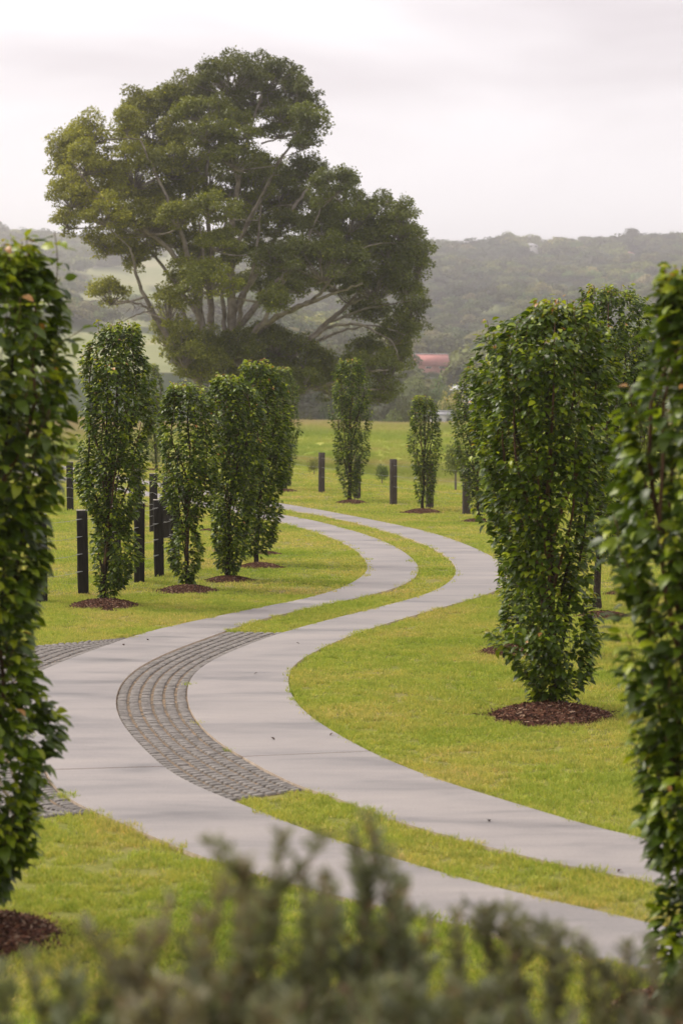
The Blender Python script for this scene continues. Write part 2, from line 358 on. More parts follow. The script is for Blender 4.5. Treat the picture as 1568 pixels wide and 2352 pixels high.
def wood_mask(xp, yp):
    """1 where the slope is wooded (picture rows / columns used as a map of the hillside)"""
    xp = np.asarray(xp, float); yp = np.asarray(yp, float)
    m = np.ones(np.broadcast(xp, yp).shape)
    def ell(cx, cy, rx, ry, v=0.0, wob=0.25):
        nonlocal m
        d = ((xp - cx) / rx) ** 2 + ((yp - cy) / ry) ** 2 + wob * nz(xp, yp, 0.035, cx)
        m = np.where(d < 1, v, m)
    # left: open grazed slopes with tree belts
    ell(200, 815, 330, 52); ell(-200, 815, 330, 60)
    ell(300, 640, 260, 62, 0, 0.6); ell(30, 650, 200, 60, 0, 0.6)
    ell(140, 640, 55, 20, 1); ell(230, 605, 60, 14, 1, .5); ell(60, 610, 60, 20, 1); ell(366, 665, 10, 6, 1); ell(170, 665, 30, 10, 1)
    ell(300, 742, 70, 12, 0, .3)
    # right: clearings in the woods
    ell(1130, 712, 48, 12, 0, .1); ell(1330, 655, 70, 7, 0, .4); ell(1090, 690, 14, 5, 0, .1)
    ell(1120, 632, 45, 4, 0, .3); ell(1520, 655, 40, 9, 0, .3); ell(1230, 585, 45, 4, 0, .3); ell(1440, 597, 40, 4, 0, .2)
    ell(800, 640, 80, 10, 0, .5)
    return m

def build_ground():
    rad = np.concatenate((np.linspace(0, 60, 41), np.linspace(63, 200, 70), np.geomspace(206, 1900, 90), np.linspace(1990, 2600, 8)))
    ang = np.concatenate((np.linspace(-180, -34, 24)[:-1], np.linspace(-34, 34, 200), np.linspace(34, 180, 24)[1:]))
    A, Rr = np.meshgrid(R(1) * ang, rad)
    X = Rr * np.sin(A); Y = Rr * np.cos(A); Z = terrain(X, Y)
    nr, na = X.shape
    v = np.stack((X, Y, Z), -1).reshape(-1, 3)
    i = np.arange(nr - 1)[:, None] * na; j = np.arange(na - 1)[None, :]
    q = np.stack((i + j, i + j + 1, i + na + j + 1, i + na + j), -1).reshape(-1, 4)[:, ::-1]
    mb = MB(); mb.add(v, q)
    me = mb.mesh('ground', MT['ground'], True)
    x, y, z = v.T
    s = 0.962 * (x - 4.1) + 0.273 * (y - 71)
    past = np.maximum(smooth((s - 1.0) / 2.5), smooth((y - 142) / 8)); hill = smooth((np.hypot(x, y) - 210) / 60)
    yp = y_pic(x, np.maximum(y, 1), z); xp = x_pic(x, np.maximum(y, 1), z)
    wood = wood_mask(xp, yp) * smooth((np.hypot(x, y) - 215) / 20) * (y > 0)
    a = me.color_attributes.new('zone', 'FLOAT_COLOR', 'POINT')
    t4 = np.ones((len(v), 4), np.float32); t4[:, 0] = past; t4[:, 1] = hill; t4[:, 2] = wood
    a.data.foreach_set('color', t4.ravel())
    o = link('ground', me); tag(o, kind='structure'); return o
build_ground()

# ------------------------------------------------------------------ driveway edges, measured as (column, row) in the photograph
def zA(*p): return [((600 + x / 2.24) / 1.08844, (1220 + y / 2.24) / 1.08844) for x, y in p]
def zB(*p): return [((50 + x / 2.24) / 1.08844, (1540 + y / 2.24) / 1.08844) for x, y in p]
def zC(*p): return [((50 + x / 2.24) / 1.08844, (1860 + y / 2.24) / 1.08844) for x, y in p]
def zD(*p): return [((650 + x / 2.24) / 1.08844, (1560 + y / 2.24) / 1.08844) for x, y in p]
def zE(*p): return [((700 + x / 1.557) / 1.08844, (1960 + y / 1.557) / 1.08844) for x, y in p]
def zF(*p): return [(x / 1.08844, y / 1.08844) for x, y in p]
TOP = 0.032
Lout = zF((-400, 1118), (-150, 1148), (0, 1174), (135, 1198), (207, 1213), (352, 1239), (407, 1247), (560, 1275)) + zA((205, 185), (300, 208), (400, 235), (480, 262), (560, 295), (620, 325), (670, 360), (705, 395), (724, 435), (715, 465), (690, 492), (650, 520), (600, 545), (540, 572), (440, 600), (340, 625), (200, 650), (100, 668)) + zB((980, 25), (860, 55), (740, 80), (680, 98), (600, 125), (500, 160), (400, 195), (300, 230), (200, 270), (130, 300), (80, 325), (10, 375), (-30, 430), (-46, 500), (-30, 570), (10, 640), (60, 710), (110, 780), (150, 840)) + zC((160, 215), (200, 250), (280, 305), (340, 345), (400, 372), (480, 400), (560, 440), (660, 480), (740, 515), (850, 565), (960, 610), (1060, 645), (1180, 685), (1300, 720), (1450, 765)) + zE((78, 400), (450, 490), (740, 560), (1000, 620), (1200, 664), (1330, 695), (1568, 745), (2000, 840))
Lin = zF((-400, 1107), (-150, 1137), (0, 1161), (135, 1188), (207, 1203), (352, 1227), (407, 1233), (560, 1262)) + zA((205, 148), (300, 158), (400, 177), (500, 200), (600, 230), (700, 258), (800, 290), (880, 330), (950, 375), (995, 415), (1007, 450), (1000, 485), (970, 515), (920, 545), (840, 575), (740, 595), (640, 618), (540, 640), (400, 668), (260, 700), (140, 728)) + zB((1232, 48), (1140, 90), (1040, 130), (930, 160), (850, 195), (750, 240), (680, 275), (615, 315), (570, 365), (545, 410), (532, 460), (533, 510), (550, 560), (580, 615), (620, 665), (680, 725), (740, 785), (790, 830)) + zC((850, 165), (940, 210), (1040, 255), (1140, 298), (1250, 340), (1350, 380), (1450, 420), (1568, 465)) + zE((130, 190), (260, 235), (420, 278), (560, 325), (700, 365), (850, 405), (1000, 440), (1150, 470), (1300, 505), (1430, 535), (1568, 570), (2000, 680))
Rin = zF((-400, 1088), (-150, 1118), (0, 1142), (215, 1187), (352, 1210), (401, 1215), (540, 1243)) + zA((205, 113), (300, 128), (400, 142), (520, 165), (640, 192), (760, 225), (880, 258), (980, 290), (1060, 325), (1130, 360), (1185, 400), (1212, 435), (1216, 470), (1200, 505), (1160, 545), (1090, 580), (1000, 610), (900, 635), (780, 665), (640, 700), (500, 735), (380, 768)) + zB((1475, 86), (1400, 118), (1300, 150), (1200, 190), (1120, 225), (1050, 262), (990, 300), (950, 345), (933, 390), (932, 450), (940, 510), (970, 565), (1020, 625), (1080, 680), (1140, 725), (1210, 765), (1280, 805), (1360, 850)) + zC((1350, 130), (1430, 170), (1500, 205), (1568, 238)) + zE((100, 15), (190, 40), (290, 80), (380, 115), (460, 150), (560, 178), (680, 205), (780, 235), (880, 265), (1000, 290), (1150, 325), (1300, 350), (1450, 380), (1568, 405), (2000, 500))
Rout = zF((-400, 1080), (-150, 1108), (0, 1131), (215, 1177), (352, 1200), (401, 1207), (540, 1231)) + zA((205, 82), (300, 95), (400, 113), (520, 135), (640, 158), (760, 180), (880, 205), (1000, 233), (1100, 255), (1200, 288), (1300, 328), (1400, 372), (1470, 412), (1508, 455), (1515, 500), (1500, 540), (1460, 568), (1400, 590), (1300, 622), (1200, 650), (1100, 675), (1000, 705), (900, 735), (800, 762), (700, 795), (600, 830)) + zD((350, 125), (280, 170), (210, 205), (165, 240), (152, 290), (155, 350), (170, 400), (210, 455), (260, 505), (340, 560), (430, 615), (520, 665), (600, 710), (700, 755), (800, 797), (900, 835), (1000, 875)) + zE((670, 0), (780, 35), (880, 65), (980, 95), (1080, 125), (1180, 155), (1290, 185), (1400, 207), (1568, 240), (2000, 325))

def spline(pts, n=16):
    p = np.array([on_ground(x, y, TOP)[:2] for x, y in pts])
    # light smoothing of the hand measurements, then Catmull-Rom
    for _ in range(2):
        q = p.copy(); q[1:-1] = 0.25 * p[:-2] + 0.5 * p[1:-1] + 0.25 * p[2:]; p = q
    e = np.vstack((2 * p[0] - p[1], p, 2 * p[-1] - p[-2])); out = []
    for i in range(1, len(e) - 2):
        t = np.linspace(0, 1, n, endpoint=False)[:, None]
        a, b, c, d = e[i - 1], e[i], e[i + 1], e[i + 2]
        out.append(0.5 * ((2 * b) + (c - a) * t + (2 * a - 5 * b + 4 * c - d) * t ** 2 + (3 * b - a - 3 * c + d) * t ** 3))
    out.append(p[-1:]); return np.vstack(out)
ELo, ELi, ERi, ERo = spline(Lout), spline(Lin), spline(Rin), spline(Rout)
def arc(p): return np.concatenate(([0], np.cumsum(np.linalg.norm(np.diff(p, axis=0), axis=1))))
def cut(p, a, b):
    """the stretch of edge p between the places nearest to a and b"""
    i = int(np.argmin(np.linalg.norm(p - a, axis=1))) if a is not None else 0
    j = int(np.argmin(np.linalg.norm(p - b, axis=1))) if b is not None else len(p) - 1
    return p[i:j + 1]
def resample(p, n):
    s = arc(p); t = np.linspace(0, s[-1], n); return np.stack((np.interp(t, s, p[:, 0]), np.interp(t, s, p[:, 1])), 1)
def G(x, y): return on_ground(x, y, TOP)[:2]

def match(A, B, n):
    """pair up two edges so that cross lines stay square to the strip"""
    a = resample(A, n); b = resample(B, 6 * n); out = []; k = 0
    for i, p in enumerate(a):
        lo = k; hi = min(len(b), k + 60)
        # blend of nearest point and proportional place keeps it monotonic
        j = lo + int(np.argmin(np.linalg.norm(b[lo:hi] - p, axis=1))); k = j; out.append(j)
    out = np.array(out, float); out[0] = 0; out[-1] = len(b) - 1
    out = np.maximum.accumulate(out)
    ker = np.ones(9) / 9; pad = np.concatenate((2 * out[0] - out[4:0:-1], out, 2 * out[-1] - out[-2:-6:-1])); sm = np.convolve(pad, ker, 'valid')
    sm[0] = 0; sm[-1] = len(b) - 1; sm = np.clip(np.maximum.accumulate(sm), 0, len(b) - 1)
    idx = np.arange(len(b)); bb = np.stack((np.interp(sm, idx, b[:, 0]), np.interp(sm, idx, b[:, 1])), 1)
    return a, bb

def slab(A, B, parent, gap0=0.0, gap1=0.0):
    n = max(12, int(arc(A)[-1] / 0.22)); a, b = match(A, B, n)
    k = 5
    mb = MB(); rows = []
    for i in range(n):
        row = []
        for q in range(k):
            t = q / (k - 1); p = a[i] * (1 - t) + b[i] * t; row.append((p[0], p[1], TOP + 0.004 * math.sin(p[0] * .7) * math.sin(p[1] * .4)))
        rows.append(row)
    v = np.array(rows).reshape(-1, 3)
    i_ = np.arange(n - 1)[:, None] * k; j_ = np.arange(k - 1)[None, :]
    q4 = np.stack((i_ + j_, i_ + j_ + 1, i_ + k + j_ + 1, i_ + k + j_), -1).reshape(-1, 4)
    mb.add(v, q4)
    me = mb.mesh('concrete_slab', MT['concrete'], True)
    o = link('concrete_slab', me, parent)
    # the slab's sides
    loop = np.vstack((a, b[::-1])); m = len(loop); zt = np.concatenate((v.reshape(n, k, 3)[:, 0, 2], v.reshape(n, k, 3)[::-1, -1, 2]))
    top = np.column_stack((loop, zt)); c = loop.mean(0)
    bot = np.column_stack((loop, np.full(m, -0.03)))
    sb = MB(); ii = np.arange(m); sb.add(np.vstack((top, bot)), np.stack((ii, (ii + 1) % m, (ii + 1) % m + m, ii + m), -1))
    e = sb.obj('slab_side', MT['slab_edge'], o)
    return o
drive = empty('driveway'); drive['kind'] = 'structure'
JL = (G(110, 1766), G(362, 1760)); JR = (G(700, 1732), G(838, 1726))
def strip(A, B, joints):
    """joints: (place on A, place on B); slabs end 8 mm apart there"""
    a0 = b0 = None
    for ja, jb in joints + [(None, None)]:
        sa, sb = cut(A, a0, ja), cut(B, b0, jb)
        if a0 is not None:   # leave the open joint
            sa = sa.copy(); sb = sb.copy()
            for s in (sa, sb):
                d = s[3] - s[0]; s[0] = s[0] + d / np.linalg.norm(d) * 0.016
        slab(sa, sb, drive); a0, b0 = ja, jb
def joint(pa, pb):
    mb = MB(); t = np.linspace(0, 1, 8)[:, None]; p = np.hstack((pa * (1 - t) + pb * t, np.full((8, 1), TOP - 0.014))); tube(mb, p, 0.012, 5)
    mb.obj('joint_filler', MT['mulch'], drive)
def near_pt(E, p): return E[np.argmin(np.linalg.norm(E - p, axis=1))]
strip(ELo, ELi, [(near_pt(ELo, JL[0]), near_pt(ELi, JL[1]))])
strip(ERi, ERo, [(near_pt(ERi, G(590, 1735)), near_pt(ERo, JR[1]))])

joint(near_pt(ELo, JL[0]), near_pt(ELi, JL[1])); joint(near_pt(ERi, G(590, 1735)), near_pt(ERo, JR[1]))
# ------------------------------------------------------------------ paver strips between and beside the slabs
def inside(poly, x, y):
    x = np.asarray(x); y = np.asarray(y); c = np.zeros(x.shape, bool); n = len(poly)
    for i in range(n):
        x0, y0 = poly[i]; x1, y1 = poly[(i + 1) % n]
        if y0 == y1: continue
        t = (y0 > y) != (y1 > y); xx = (x1 - x0) * (y - y0) / (y1 - y0) + x0
        c ^= t & (x < xx)
    return c
PAVE_POLYS = []
blk_mesh = []
for k in range(4):
    mb = MB(); box(mb, (0, 0, 0), (0.092, 0.072, 0.05), 0, 0.007); blk_mesh.append(mb.mesh('paver_block', MT['paver']))
def paver_area(A, B, cols, label_end=None):
    """A, B: the two edges running the same way; rows of blocks across, columns along"""
    L_ = 0.5 * (arc(A)[-1] + arc(B)[-1]); rows = int(L_ / 0.110)
    a, b = match(A, B, rows + 1)
    root = empty('paver_strip'); root['kind'] = 'structure'
    bed = MB(); nn = len(a)
    v = np.vstack((np.column_stack((a, np.full(nn, 0.004))), np.column_stack((b, np.full(nn, 0.004)))))
    i = np.arange(nn - 1); bed.add(v, np.stack((i, i + 1, nn + i + 1, nn + i), -1))
    bo = bed.obj('sand_bed', MT['bed'], root)
    items = []
    for r_ in range(rows):
        p0 = 0.5 * (a[r_] + a[r_ + 1]); p1 = 0.5 * (b[r_] + b[r_ + 1]); w = np.linalg.norm(p1 - p0)
        dv = (p1 - p0) / w; ang = math.atan2(dv[1], dv[0])
        step = min(np.linalg.norm(a[r_ + 1] - a[r_]), np.linalg.norm(b[r_ + 1] - b[r_]))
        cw = w / cols
        for c in range(cols):
            t = (c + 0.5) / cols
            p = p0 * (1 - t) + p1 * t
            st = (1 - t) * np.linalg.norm(a[r_ + 1] - a[r_]) + t * np.linalg.norm(b[r_ + 1] - b[r_])
            p = p + rng.normal(0, 0.002, 2)
            items.append((p, ang + rng.normal(0, 0.02), cw * 0.76 / 0.092, st * 0.62 / 0.072, -0.003 + rng.normal(0, 0.0018)))
    items.sort(key=lambda t: (t[0][1]) + (0 if -0.19 < t[0][0] / t[0][1] < 0.19 else 100))
    for p, an, sx, sy, z in items[:300]:
        o = link('paver_block', blk_mesh[rng.integers(4)], root)
        o.location = (p[0], p[1], z); o.rotation_euler = (rng.normal(0, .015), rng.normal(0, .015), an); o.scale = (sx, sy, 1)
    if len(items) > 300:
        mb = MB()
        for p, an, sx, sy, z in items[300:]:
            box(mb, (p[0], p[1], z), (0.092 * sx, 0.072 * sy, 0.05), an, 0.007)
        mb.obj('paver_blocks', MT['paver'], root, kind='stuff')
    PAVE_POLYS.append(np.vstack((a, b[::-1])))
    return root
paver_area(cut(ELi, G(531, 1449), G(539, 1833)) , cut(ERi, G(641, 1450), G(692, 1808)), 6)
# beside the left slab: an apron that runs in under the near left pear tree
Aedge = cut(ELo, G(308, 1455), G(212, 1863))
def offset(E, d):
    t = np.gradient(E, axis=0); t /= np.linalg.norm(t, axis=1, keepdims=True); n = np.stack((t[:, 1], -t[:, 0]), 1); return E + n * d
off = offset(Aedge, 1.0)
if off[len(off) // 2, 0] > Aedge[len(off) // 2, 0]: off = offset(Aedge, -1.0)
# first end runs level with the picture (a square-cut lawn edge), as photographed
apron_w = 1.15
off = offset(Aedge, apron_w if offset(Aedge, 1.0)[len(off) // 2, 0] < Aedge[len(off) // 2, 0] else -apron_w)
n_ = len(off); w_ = smooth(np.linspace(0, 1, n_) / 0.16)[:, None] * smooth((1 - np.linspace(0, 1, n_)) / 0.05)[:, None]
paver_area(off * w_ + Aedge * (1 - w_), Aedge, 8)

SLAB_POLYS = [np.vstack((resample(ELo, 400), resample(ELi, 400)[::-1])), np.vstack((resample(ERi, 400), resample(ERo, 400)[::-1]))]

# ------------------------------------------------------------------ leaves
# 8-vertex folded, drooping leaf: x along the midrib, y across, z out of the blade
LEAF_V = np.array([(0, 0, 0), (0.36, 0, -0.01), (0.70, 0, -0.10), (1.0, 0, -0.26), (0.30, 0.30, 0.07), (0.66, 0.25, -0.01), (0.30, -0.30, 0.07), (0.66, -0.25, -0.01)])
LEAF_F = [np.array([(0, 1, 4), (2, 3, 5), (0, 6, 1), (2, 7, 3)]), np.array([(4, 1, 2, 5), (1, 6, 7, 2)])]
LOW_V = np.array([(0, 0, 0), (0.5, 0.29, 0.03), (1.0, 0, -0.2), (0.5, -0.29, 0.03)])
LOW_F = [np.array([(0, 2, 1), (0, 3, 2)])]
TIP_V = np.array([(0, -0.5, 0), (1, -0.35, -.1), (1, 0.35, -.1), (0, 0.5, 0)]); TIP_F = [np.array([(0, 1, 2, 3)])]
def unit(v): return v / (np.linalg.norm(v, axis=-1, keepdims=True) + 1e-9)
def frames(axis, nrm):
    x = unit(axis); y = unit(np.cross(nrm, x)); z = np.cross(x, y); return x, y, z
def leaves(mb, P, axis, nrm, size, tint, V=LEAF_V, F=LEAF_F, width=1.0):
    x, y, z = frames(axis, nrm); n = len(P); s = np.asarray(size)[:, None, None]
    v = P[:, None, :] + s * (V[None, :, 0:1] * x[:, None] + width * V[None, :, 1:2] * y[:, None] + V[None, :, 2:3] * z[:, None])
    off_ = (np.arange(n) * len(V))[:, None, None]
    mb.add(v.reshape(-1, 3), [(f[None] + off_).reshape(-1, f.shape[1]) for f in F], np.repeat(tint, len(V), axis=0))

# shared single leaves, in the tints a pear leaf has
TINTS = np.array([(0.046, 0.080, 0.006), (0.086, 0.136, 0.008), (0.145, 0.208, 0.010), (0.200, 0.265, 0.012), (0.310, 0.365, 0.020), (0.36, 0.33, 0.03), (0.44, 0.22, 0.07)])
leaf_mesh = []
for t in TINTS:
    mb = MB(); V = LEAF_V.copy(); mb.add(V, LEAF_F, t); leaf_mesh.append(mb.mesh('leaf', MT['leaf'], True))

def pear_tree(base, outline, seed, density=1.0, name_label='', single=0, low=False, leafm=0.098, Y=None, shrink=1.0, trunk_r=0.05, shoots=(), lean=0.0):
    """outline: (row, left, right) of the crown as photographed; the tree stands at its base on the lawn"""
    g = np.random.default_rng(seed)
    B = on_ground(*base); Yb = B[1]
    rows = np.array(sorted(outline), float)
    L3 = np.array([at_dist(r[1], r[0], Yb) for r in rows]); R3 = np.array([at_dist(r[2], r[0], Yb) for r in rows])
    hh = L3[:, 2][::-1]; cx = (0.5 * (L3[:, 0] + R3[:, 0]) - B[0])[::-1]; rr = (0.5 * (R3[:, 0] - L3[:, 0]))[::-1] * shrink
    h0, h1 = hh[0], hh[-1]
    fc = lambda h: np.interp(h, hh, cx); fr = lambda h: np.interp(h, hh, rr)
    root = empty('pear_tree', B); tag(root, name_label, 'tree', 'pear trees along the driveway')
    lump = lambda ph, h: 0.93 + 0.17 * nz(np.cos(ph) * 2 + seed, h * 2.1 + np.sin(ph) * 2, 1.3, seed) + 0.07 * nz(ph, h * 6, 1.7, seed + 2)
    # trunk and the upright limbs
    cen = lambda h: np.stack((fc(h) * smooth((h - h0 * .4) / (h1 * .5)), 0 * h, h), -1)
    hs = np.linspace(0, h1 * 0.9, 16); pts = cen(hs); pts[:, 0] += 0.012 * np.sin(hs * 5 + seed); pts[:, 1] += 0.012 * np.cos(hs * 4 + seed)
    tr = MB(); rad = trunk_r * (1 - 0.80 * hs / hs[-1]); rad[0] *= 1.35; pts[0, 2] = -0.03; tube(tr, pts, rad, 9)
    tr.obj('trunk', MT['bark'], root, True)
    nb = 12
    for k in range(nb):
        ph = k * 2.399 + seed; hs0 = h0 * 0.7 + (h1 - h0) * (k / nb) * 0.55
        hs1 = min(h1 * 0.97, hs0 + (h1 - h0) * (0.45 + 0.3 * g.random()))
        t = np.linspace(0, 1, 9); hb = hs0 + (hs1 - hs0) * t; q = 0.72 * smooth(t * 1.6) * fr(hb)
        p = np.stack((fc(hb) * t + (1 - t) * np.interp(hs0, hs, pts[:, 0]) + q * np.cos(ph), q * np.sin(ph), hb), -1)
        b_ = MB(); tube(b_, p, trunk_r * 0.42 * (1 - 0.75 * t), 5)
        b_.obj('branch', MT['twig'] if k % 3 else MT['bark'], root, True)
    # leafy shoots, most of them near the outside
    area = float(np.sum(2 * np.pi * 0.5 * (rr[1:] + rr[:-1]) * np.diff(hh)))
    nshoot = int(52 * area * density)
    wts = fr(np.linspace(h0, h1, 60)) + 0.02; wts /= wts.sum()
    Ps, Ax, Nr, Sz, Tn, Rad = [], [], [], [], [], []
    tw = MB()
    specs = []
    for k in range(nshoot):
        h = np.interp(g.random(), np.cumsum(wts), np.linspace(h0, h1, 60)); ph = g.random() * 2 * np.pi
        q = (g.uniform(0.86, 1.08) if g.random() < 0.66 else g.uniform(0.15, 0.86))
        if nz(np.cos(ph) * 3, h * 3.2 + np.sin(ph) * 3, 1.0, seed * 1.3) < -0.30 and g.random() < 0.72: continue      # thin patches
        if g.random() < 0.05: q = g.uniform(1.08, 1.26)                                                             # stray shoots
        specs.append((h, ph, q, 0.14 + 0.36 * g.random(), 0))
    for k in range(26):
        specs.append((h1 - 0.16 + 0.10 * g.random(), g.random() * 6.3, g.random() ** 0.5, 0.24 + 0.26 * g.random() ** 2, 1))
    for ex in shoots:      # single whips standing clear of the crown: (column, row) of the tip
        T = at_dist(ex[0], ex[1], Yb) - B; specs.append((T[2] - 0.35, None, T, 0.40, 2))
    for h, ph, q, ln, kind in specs:
        nl = max(5, int(ln / (0.021 if not low else 0.028)))
        t = np.linspace(0, 1, nl)
        hb = h + (t - 0.4) * ln if kind != 2 else h + t * 0.38
        if kind == 2:
            line = np.stack((np.full(nl, q[0]) + 0.02 * np.sin(t * 3), np.full(nl, 0.0), hb), -1)
            out = np.array((1.0, 0, 0))
        else:
            hc = np.clip(hb, h0, h1)
            rad_ = fr(hc) * lump(ph, hc) * q * (0.85 + 0.22 * t)
            over = np.clip((hb - h1), 0, 0.13)
            line = np.stack((fc(hc) + rad_ * np.cos(ph), rad_ * np.sin(ph), np.where(hb > h1, h1 + over * (0.9 if kind == 1 else 0.35), np.maximum(hb, h0 - 0.05))), -1)
            out = np.array((math.cos(ph), math.sin(ph), 0))
        if kind or g.random() < 0.30: tube(tw, line[::max(1, nl // 6)], 0.0035, 3)
        aa = np.arange(nl) * 2.4 + g.random() * 6
        side = np.stack((np.cos(aa), np.sin(aa), 0 * aa), -1)
        d = unit(out[None] * 1.05 * (1 if kind != 2 else 0.0) + side * (0.75 if kind != 2 else 1.0) + g.normal(0, 0.22, (nl, 3)))
        P = line + d * 0.03 + g.normal(0, 0.012, (nl, 3))
        droop = 0.30 - 0.95 * g.random(nl)
        ax = unit(d + np.stack((0 * aa, 0 * aa, droop), -1))
        nr = unit(np.stack((0 * aa, 0 * aa, np.ones(nl)), -1) + d * 0.35 + g.normal(0, 0.36, (nl, 3)))
        sz = leafm * (0.58 + 0.68 * g.random(nl)) * (1 - 0.35 * t ** 4)
        # tints: old leaves dark, the last few of a shoot young
        base_i = np.clip(g.normal(1.1, 0.85, nl), 0, 3.4)
        top = (hb - h0) / (h1 - h0)
        young = (t > 0.66) & (g.random(nl) < (0.5 if kind == 0 else 0.9))
        idx = np.where(young, 3 + g.integers(0, 2, nl), base_i.astype(int))
        red = (t > 0.93) & (g.random(nl) < (0.05 + 0.10 * (top > 0.8) + (0.30 if kind else 0)))
        idx = np.where(red, 5 + g.integers(0, 2, nl), idx)
        Ps.append(P); Ax.append(ax); Nr.append(nr); Sz.append(sz); Tn.append(idx)
        Rad.append(np.full(nl, float(q) if kind != 2 else 1.0))
    P = np.vstack(Ps); ax = np.vstack(Ax); nr = np.vstack(Nr); sz = np.concatenate(Sz); ix = np.concatenate(Tn); qq = np.concatenate(Rad)
    solo = np.zeros(len(P), bool)
    if single:
        wp = P + B; xp = x_pic(wp[:, 0], wp[:, 1], wp[:, 2]); yp = y_pic(wp[:, 0], wp[:, 1], wp[:, 2])
        ok = (P[:, 1] < -0.35 * fr(P[:, 2])) & (qq > 0.86) & (xp > 0) & (xp < 1568) & (yp > 0) & (yp < 2352)
        c = np.flatnonzero(ok)
        if len(c) > single: c = g.choice(c, single, replace=False)
        solo[c] = True
        x, y, z = frames(ax[c], nr[c])
        for a_, i in enumerate(c):
            o = link('leaf', leaf_mesh[ix[i]], root)
            s = sz[i] * 1.02
            m = Matrix(((x[a_, 0] * s, y[a_, 0] * s, z[a_, 0] * s, P[i, 0]), (x[a_, 1] * s, y[a_, 1] * s, z[a_, 1] * s, P[i, 1]), (x[a_, 2] * s, y[a_, 2] * s, z[a_, 2] * s, P[i, 2]), (0, 0, 0, 1)))
            o.matrix_basis = m
    k = ~solo
    tint = TINTS[ix] * (0.8 + 0.4 * g.random((len(P), 1)))
    mb = MB(); leaves(mb, P[k], ax[k], nr[k], sz[k] * (1.25 if low else 1), tint[k], *((LOW_V, LOW_F) if low else (LEAF_V, LEAF_F)))
    mb.obj('foliage', MT['leaf'], root, True, kind='stuff')
    tw.obj('twigs', MT['twig'], root, True, kind='stuff')
    print('pear', name_label[:30], 'Y', round(Yb, 1), 'leaves', len(P), 'h', round(h1, 2))
    return root, B

# ------------------------------------------------------------------ mulch
def chips(mb, n, Rm, hm, g, size=0.05):
    r_ = Rm * np.sqrt(g.random(n)) * (1.02 + 0.28 * g.random(n) ** 4); a = g.random(n) * 6.283
    z = hm * (1 - (np.minimum(r_, Rm) / Rm) ** 2.2) + 0.012
    P = np.stack((r_ * np.cos(a), r_ * np.sin(a), z), -1)
    ax = unit(np.stack((g.normal(0, 1, n), g.normal(0, 1, n), g.normal(0, 0.35, n)), -1)); nr = unit(np.stack((g.normal(0, .5, n), g.normal(0, .5, n), np.ones(n)), -1))
    T = np.array([(0.055, 0.022, 0.014), (0.10, 0.040, 0.024), (0.16, 0.075, 0.045), (0.36, 0.25, 0.17), (0.03, 0.014, 0.01)])[g.choice(5, n, p=[.28, .30, .22, .09, .11])]
    V = np.array([(-.5, -.09, 0), (.5, -.06, 0), (.5, .06, 0), (-.5, .09, 0), (-.45, 0, .10), (.45, 0, .09)]); F = [np.array([(0, 1, 5, 4), (3, 4, 5, 2)])]
    leaves(mb, P, ax, nr, size * (0.5 + g.random(n)), T, V, F)
mulch_cache = []
def mulch_meshes(k):
    g = np.random.default_rng(50 + k); Rm, hm = 1.0, 0.21
    nr_, na = 16, 48; th = np.arange(na) * 2 * np.pi / na
    rr = np.linspace(0, 1, nr_); v = []
    edge = 1 + 0.045 * np.sin(th * 3 + k) + 0.03 * np.sin(th * 7 + 2 * k) + 0.012 * g.normal(size=na)
    for r_ in rr:
        z = hm * (1 - r_ ** 2.2) - 0.05 * (r_ < 0.12) + 0.012 * g.normal(size=na) * (r_ < .97)
        v.append(np.stack((r_ * edge * np.cos(th), r_ * edge * np.sin(th), z if r_ < 1 else np.full(na, -0.01)), -1))
    v = np.vstack(v); i = np.arange(nr_ - 1)[:, None] * na; j = np.arange(na)[None, :]
    q = np.stack((i + j, i + na + j, i + na + (j + 1) % na, i + (j + 1) % na), -1).reshape(-1, 4)
    mb = MB(); mb.add(v, q); m1 = mb.mesh('mound', MT['mulch'], True)
    mc = MB(); chips(mc, 4200, 1.0, hm, g, 0.10); m2 = mc.mesh('wood_chips', MT['chip'])
    return m1, m2
for k in range(3): mulch_cache.append(mulch_meshes(k))
MOUNDS = []
def mulch(c, width_px, label, k=0, hs=1.0):
    """c: (column, row) of the mound's middle; width as photographed"""
    P = on_ground(*c); rad = 0.5 * width_px / FOC * P[1]
    t = empty('mulch_mound', P, k * 1.3); tag(t, label, 'mulch', 'mulch mounds round the tree bases')
    for n, me in zip(('mound', 'wood_chips'), mulch_cache[k % 3]):
        o = link(n, me, t); o.scale = (rad, rad, rad * 0.95 * hs)
        if n == 'wood_chips': o['kind'] = 'stuff'
    MOUNDS.append((P[0], P[1], rad)); return t

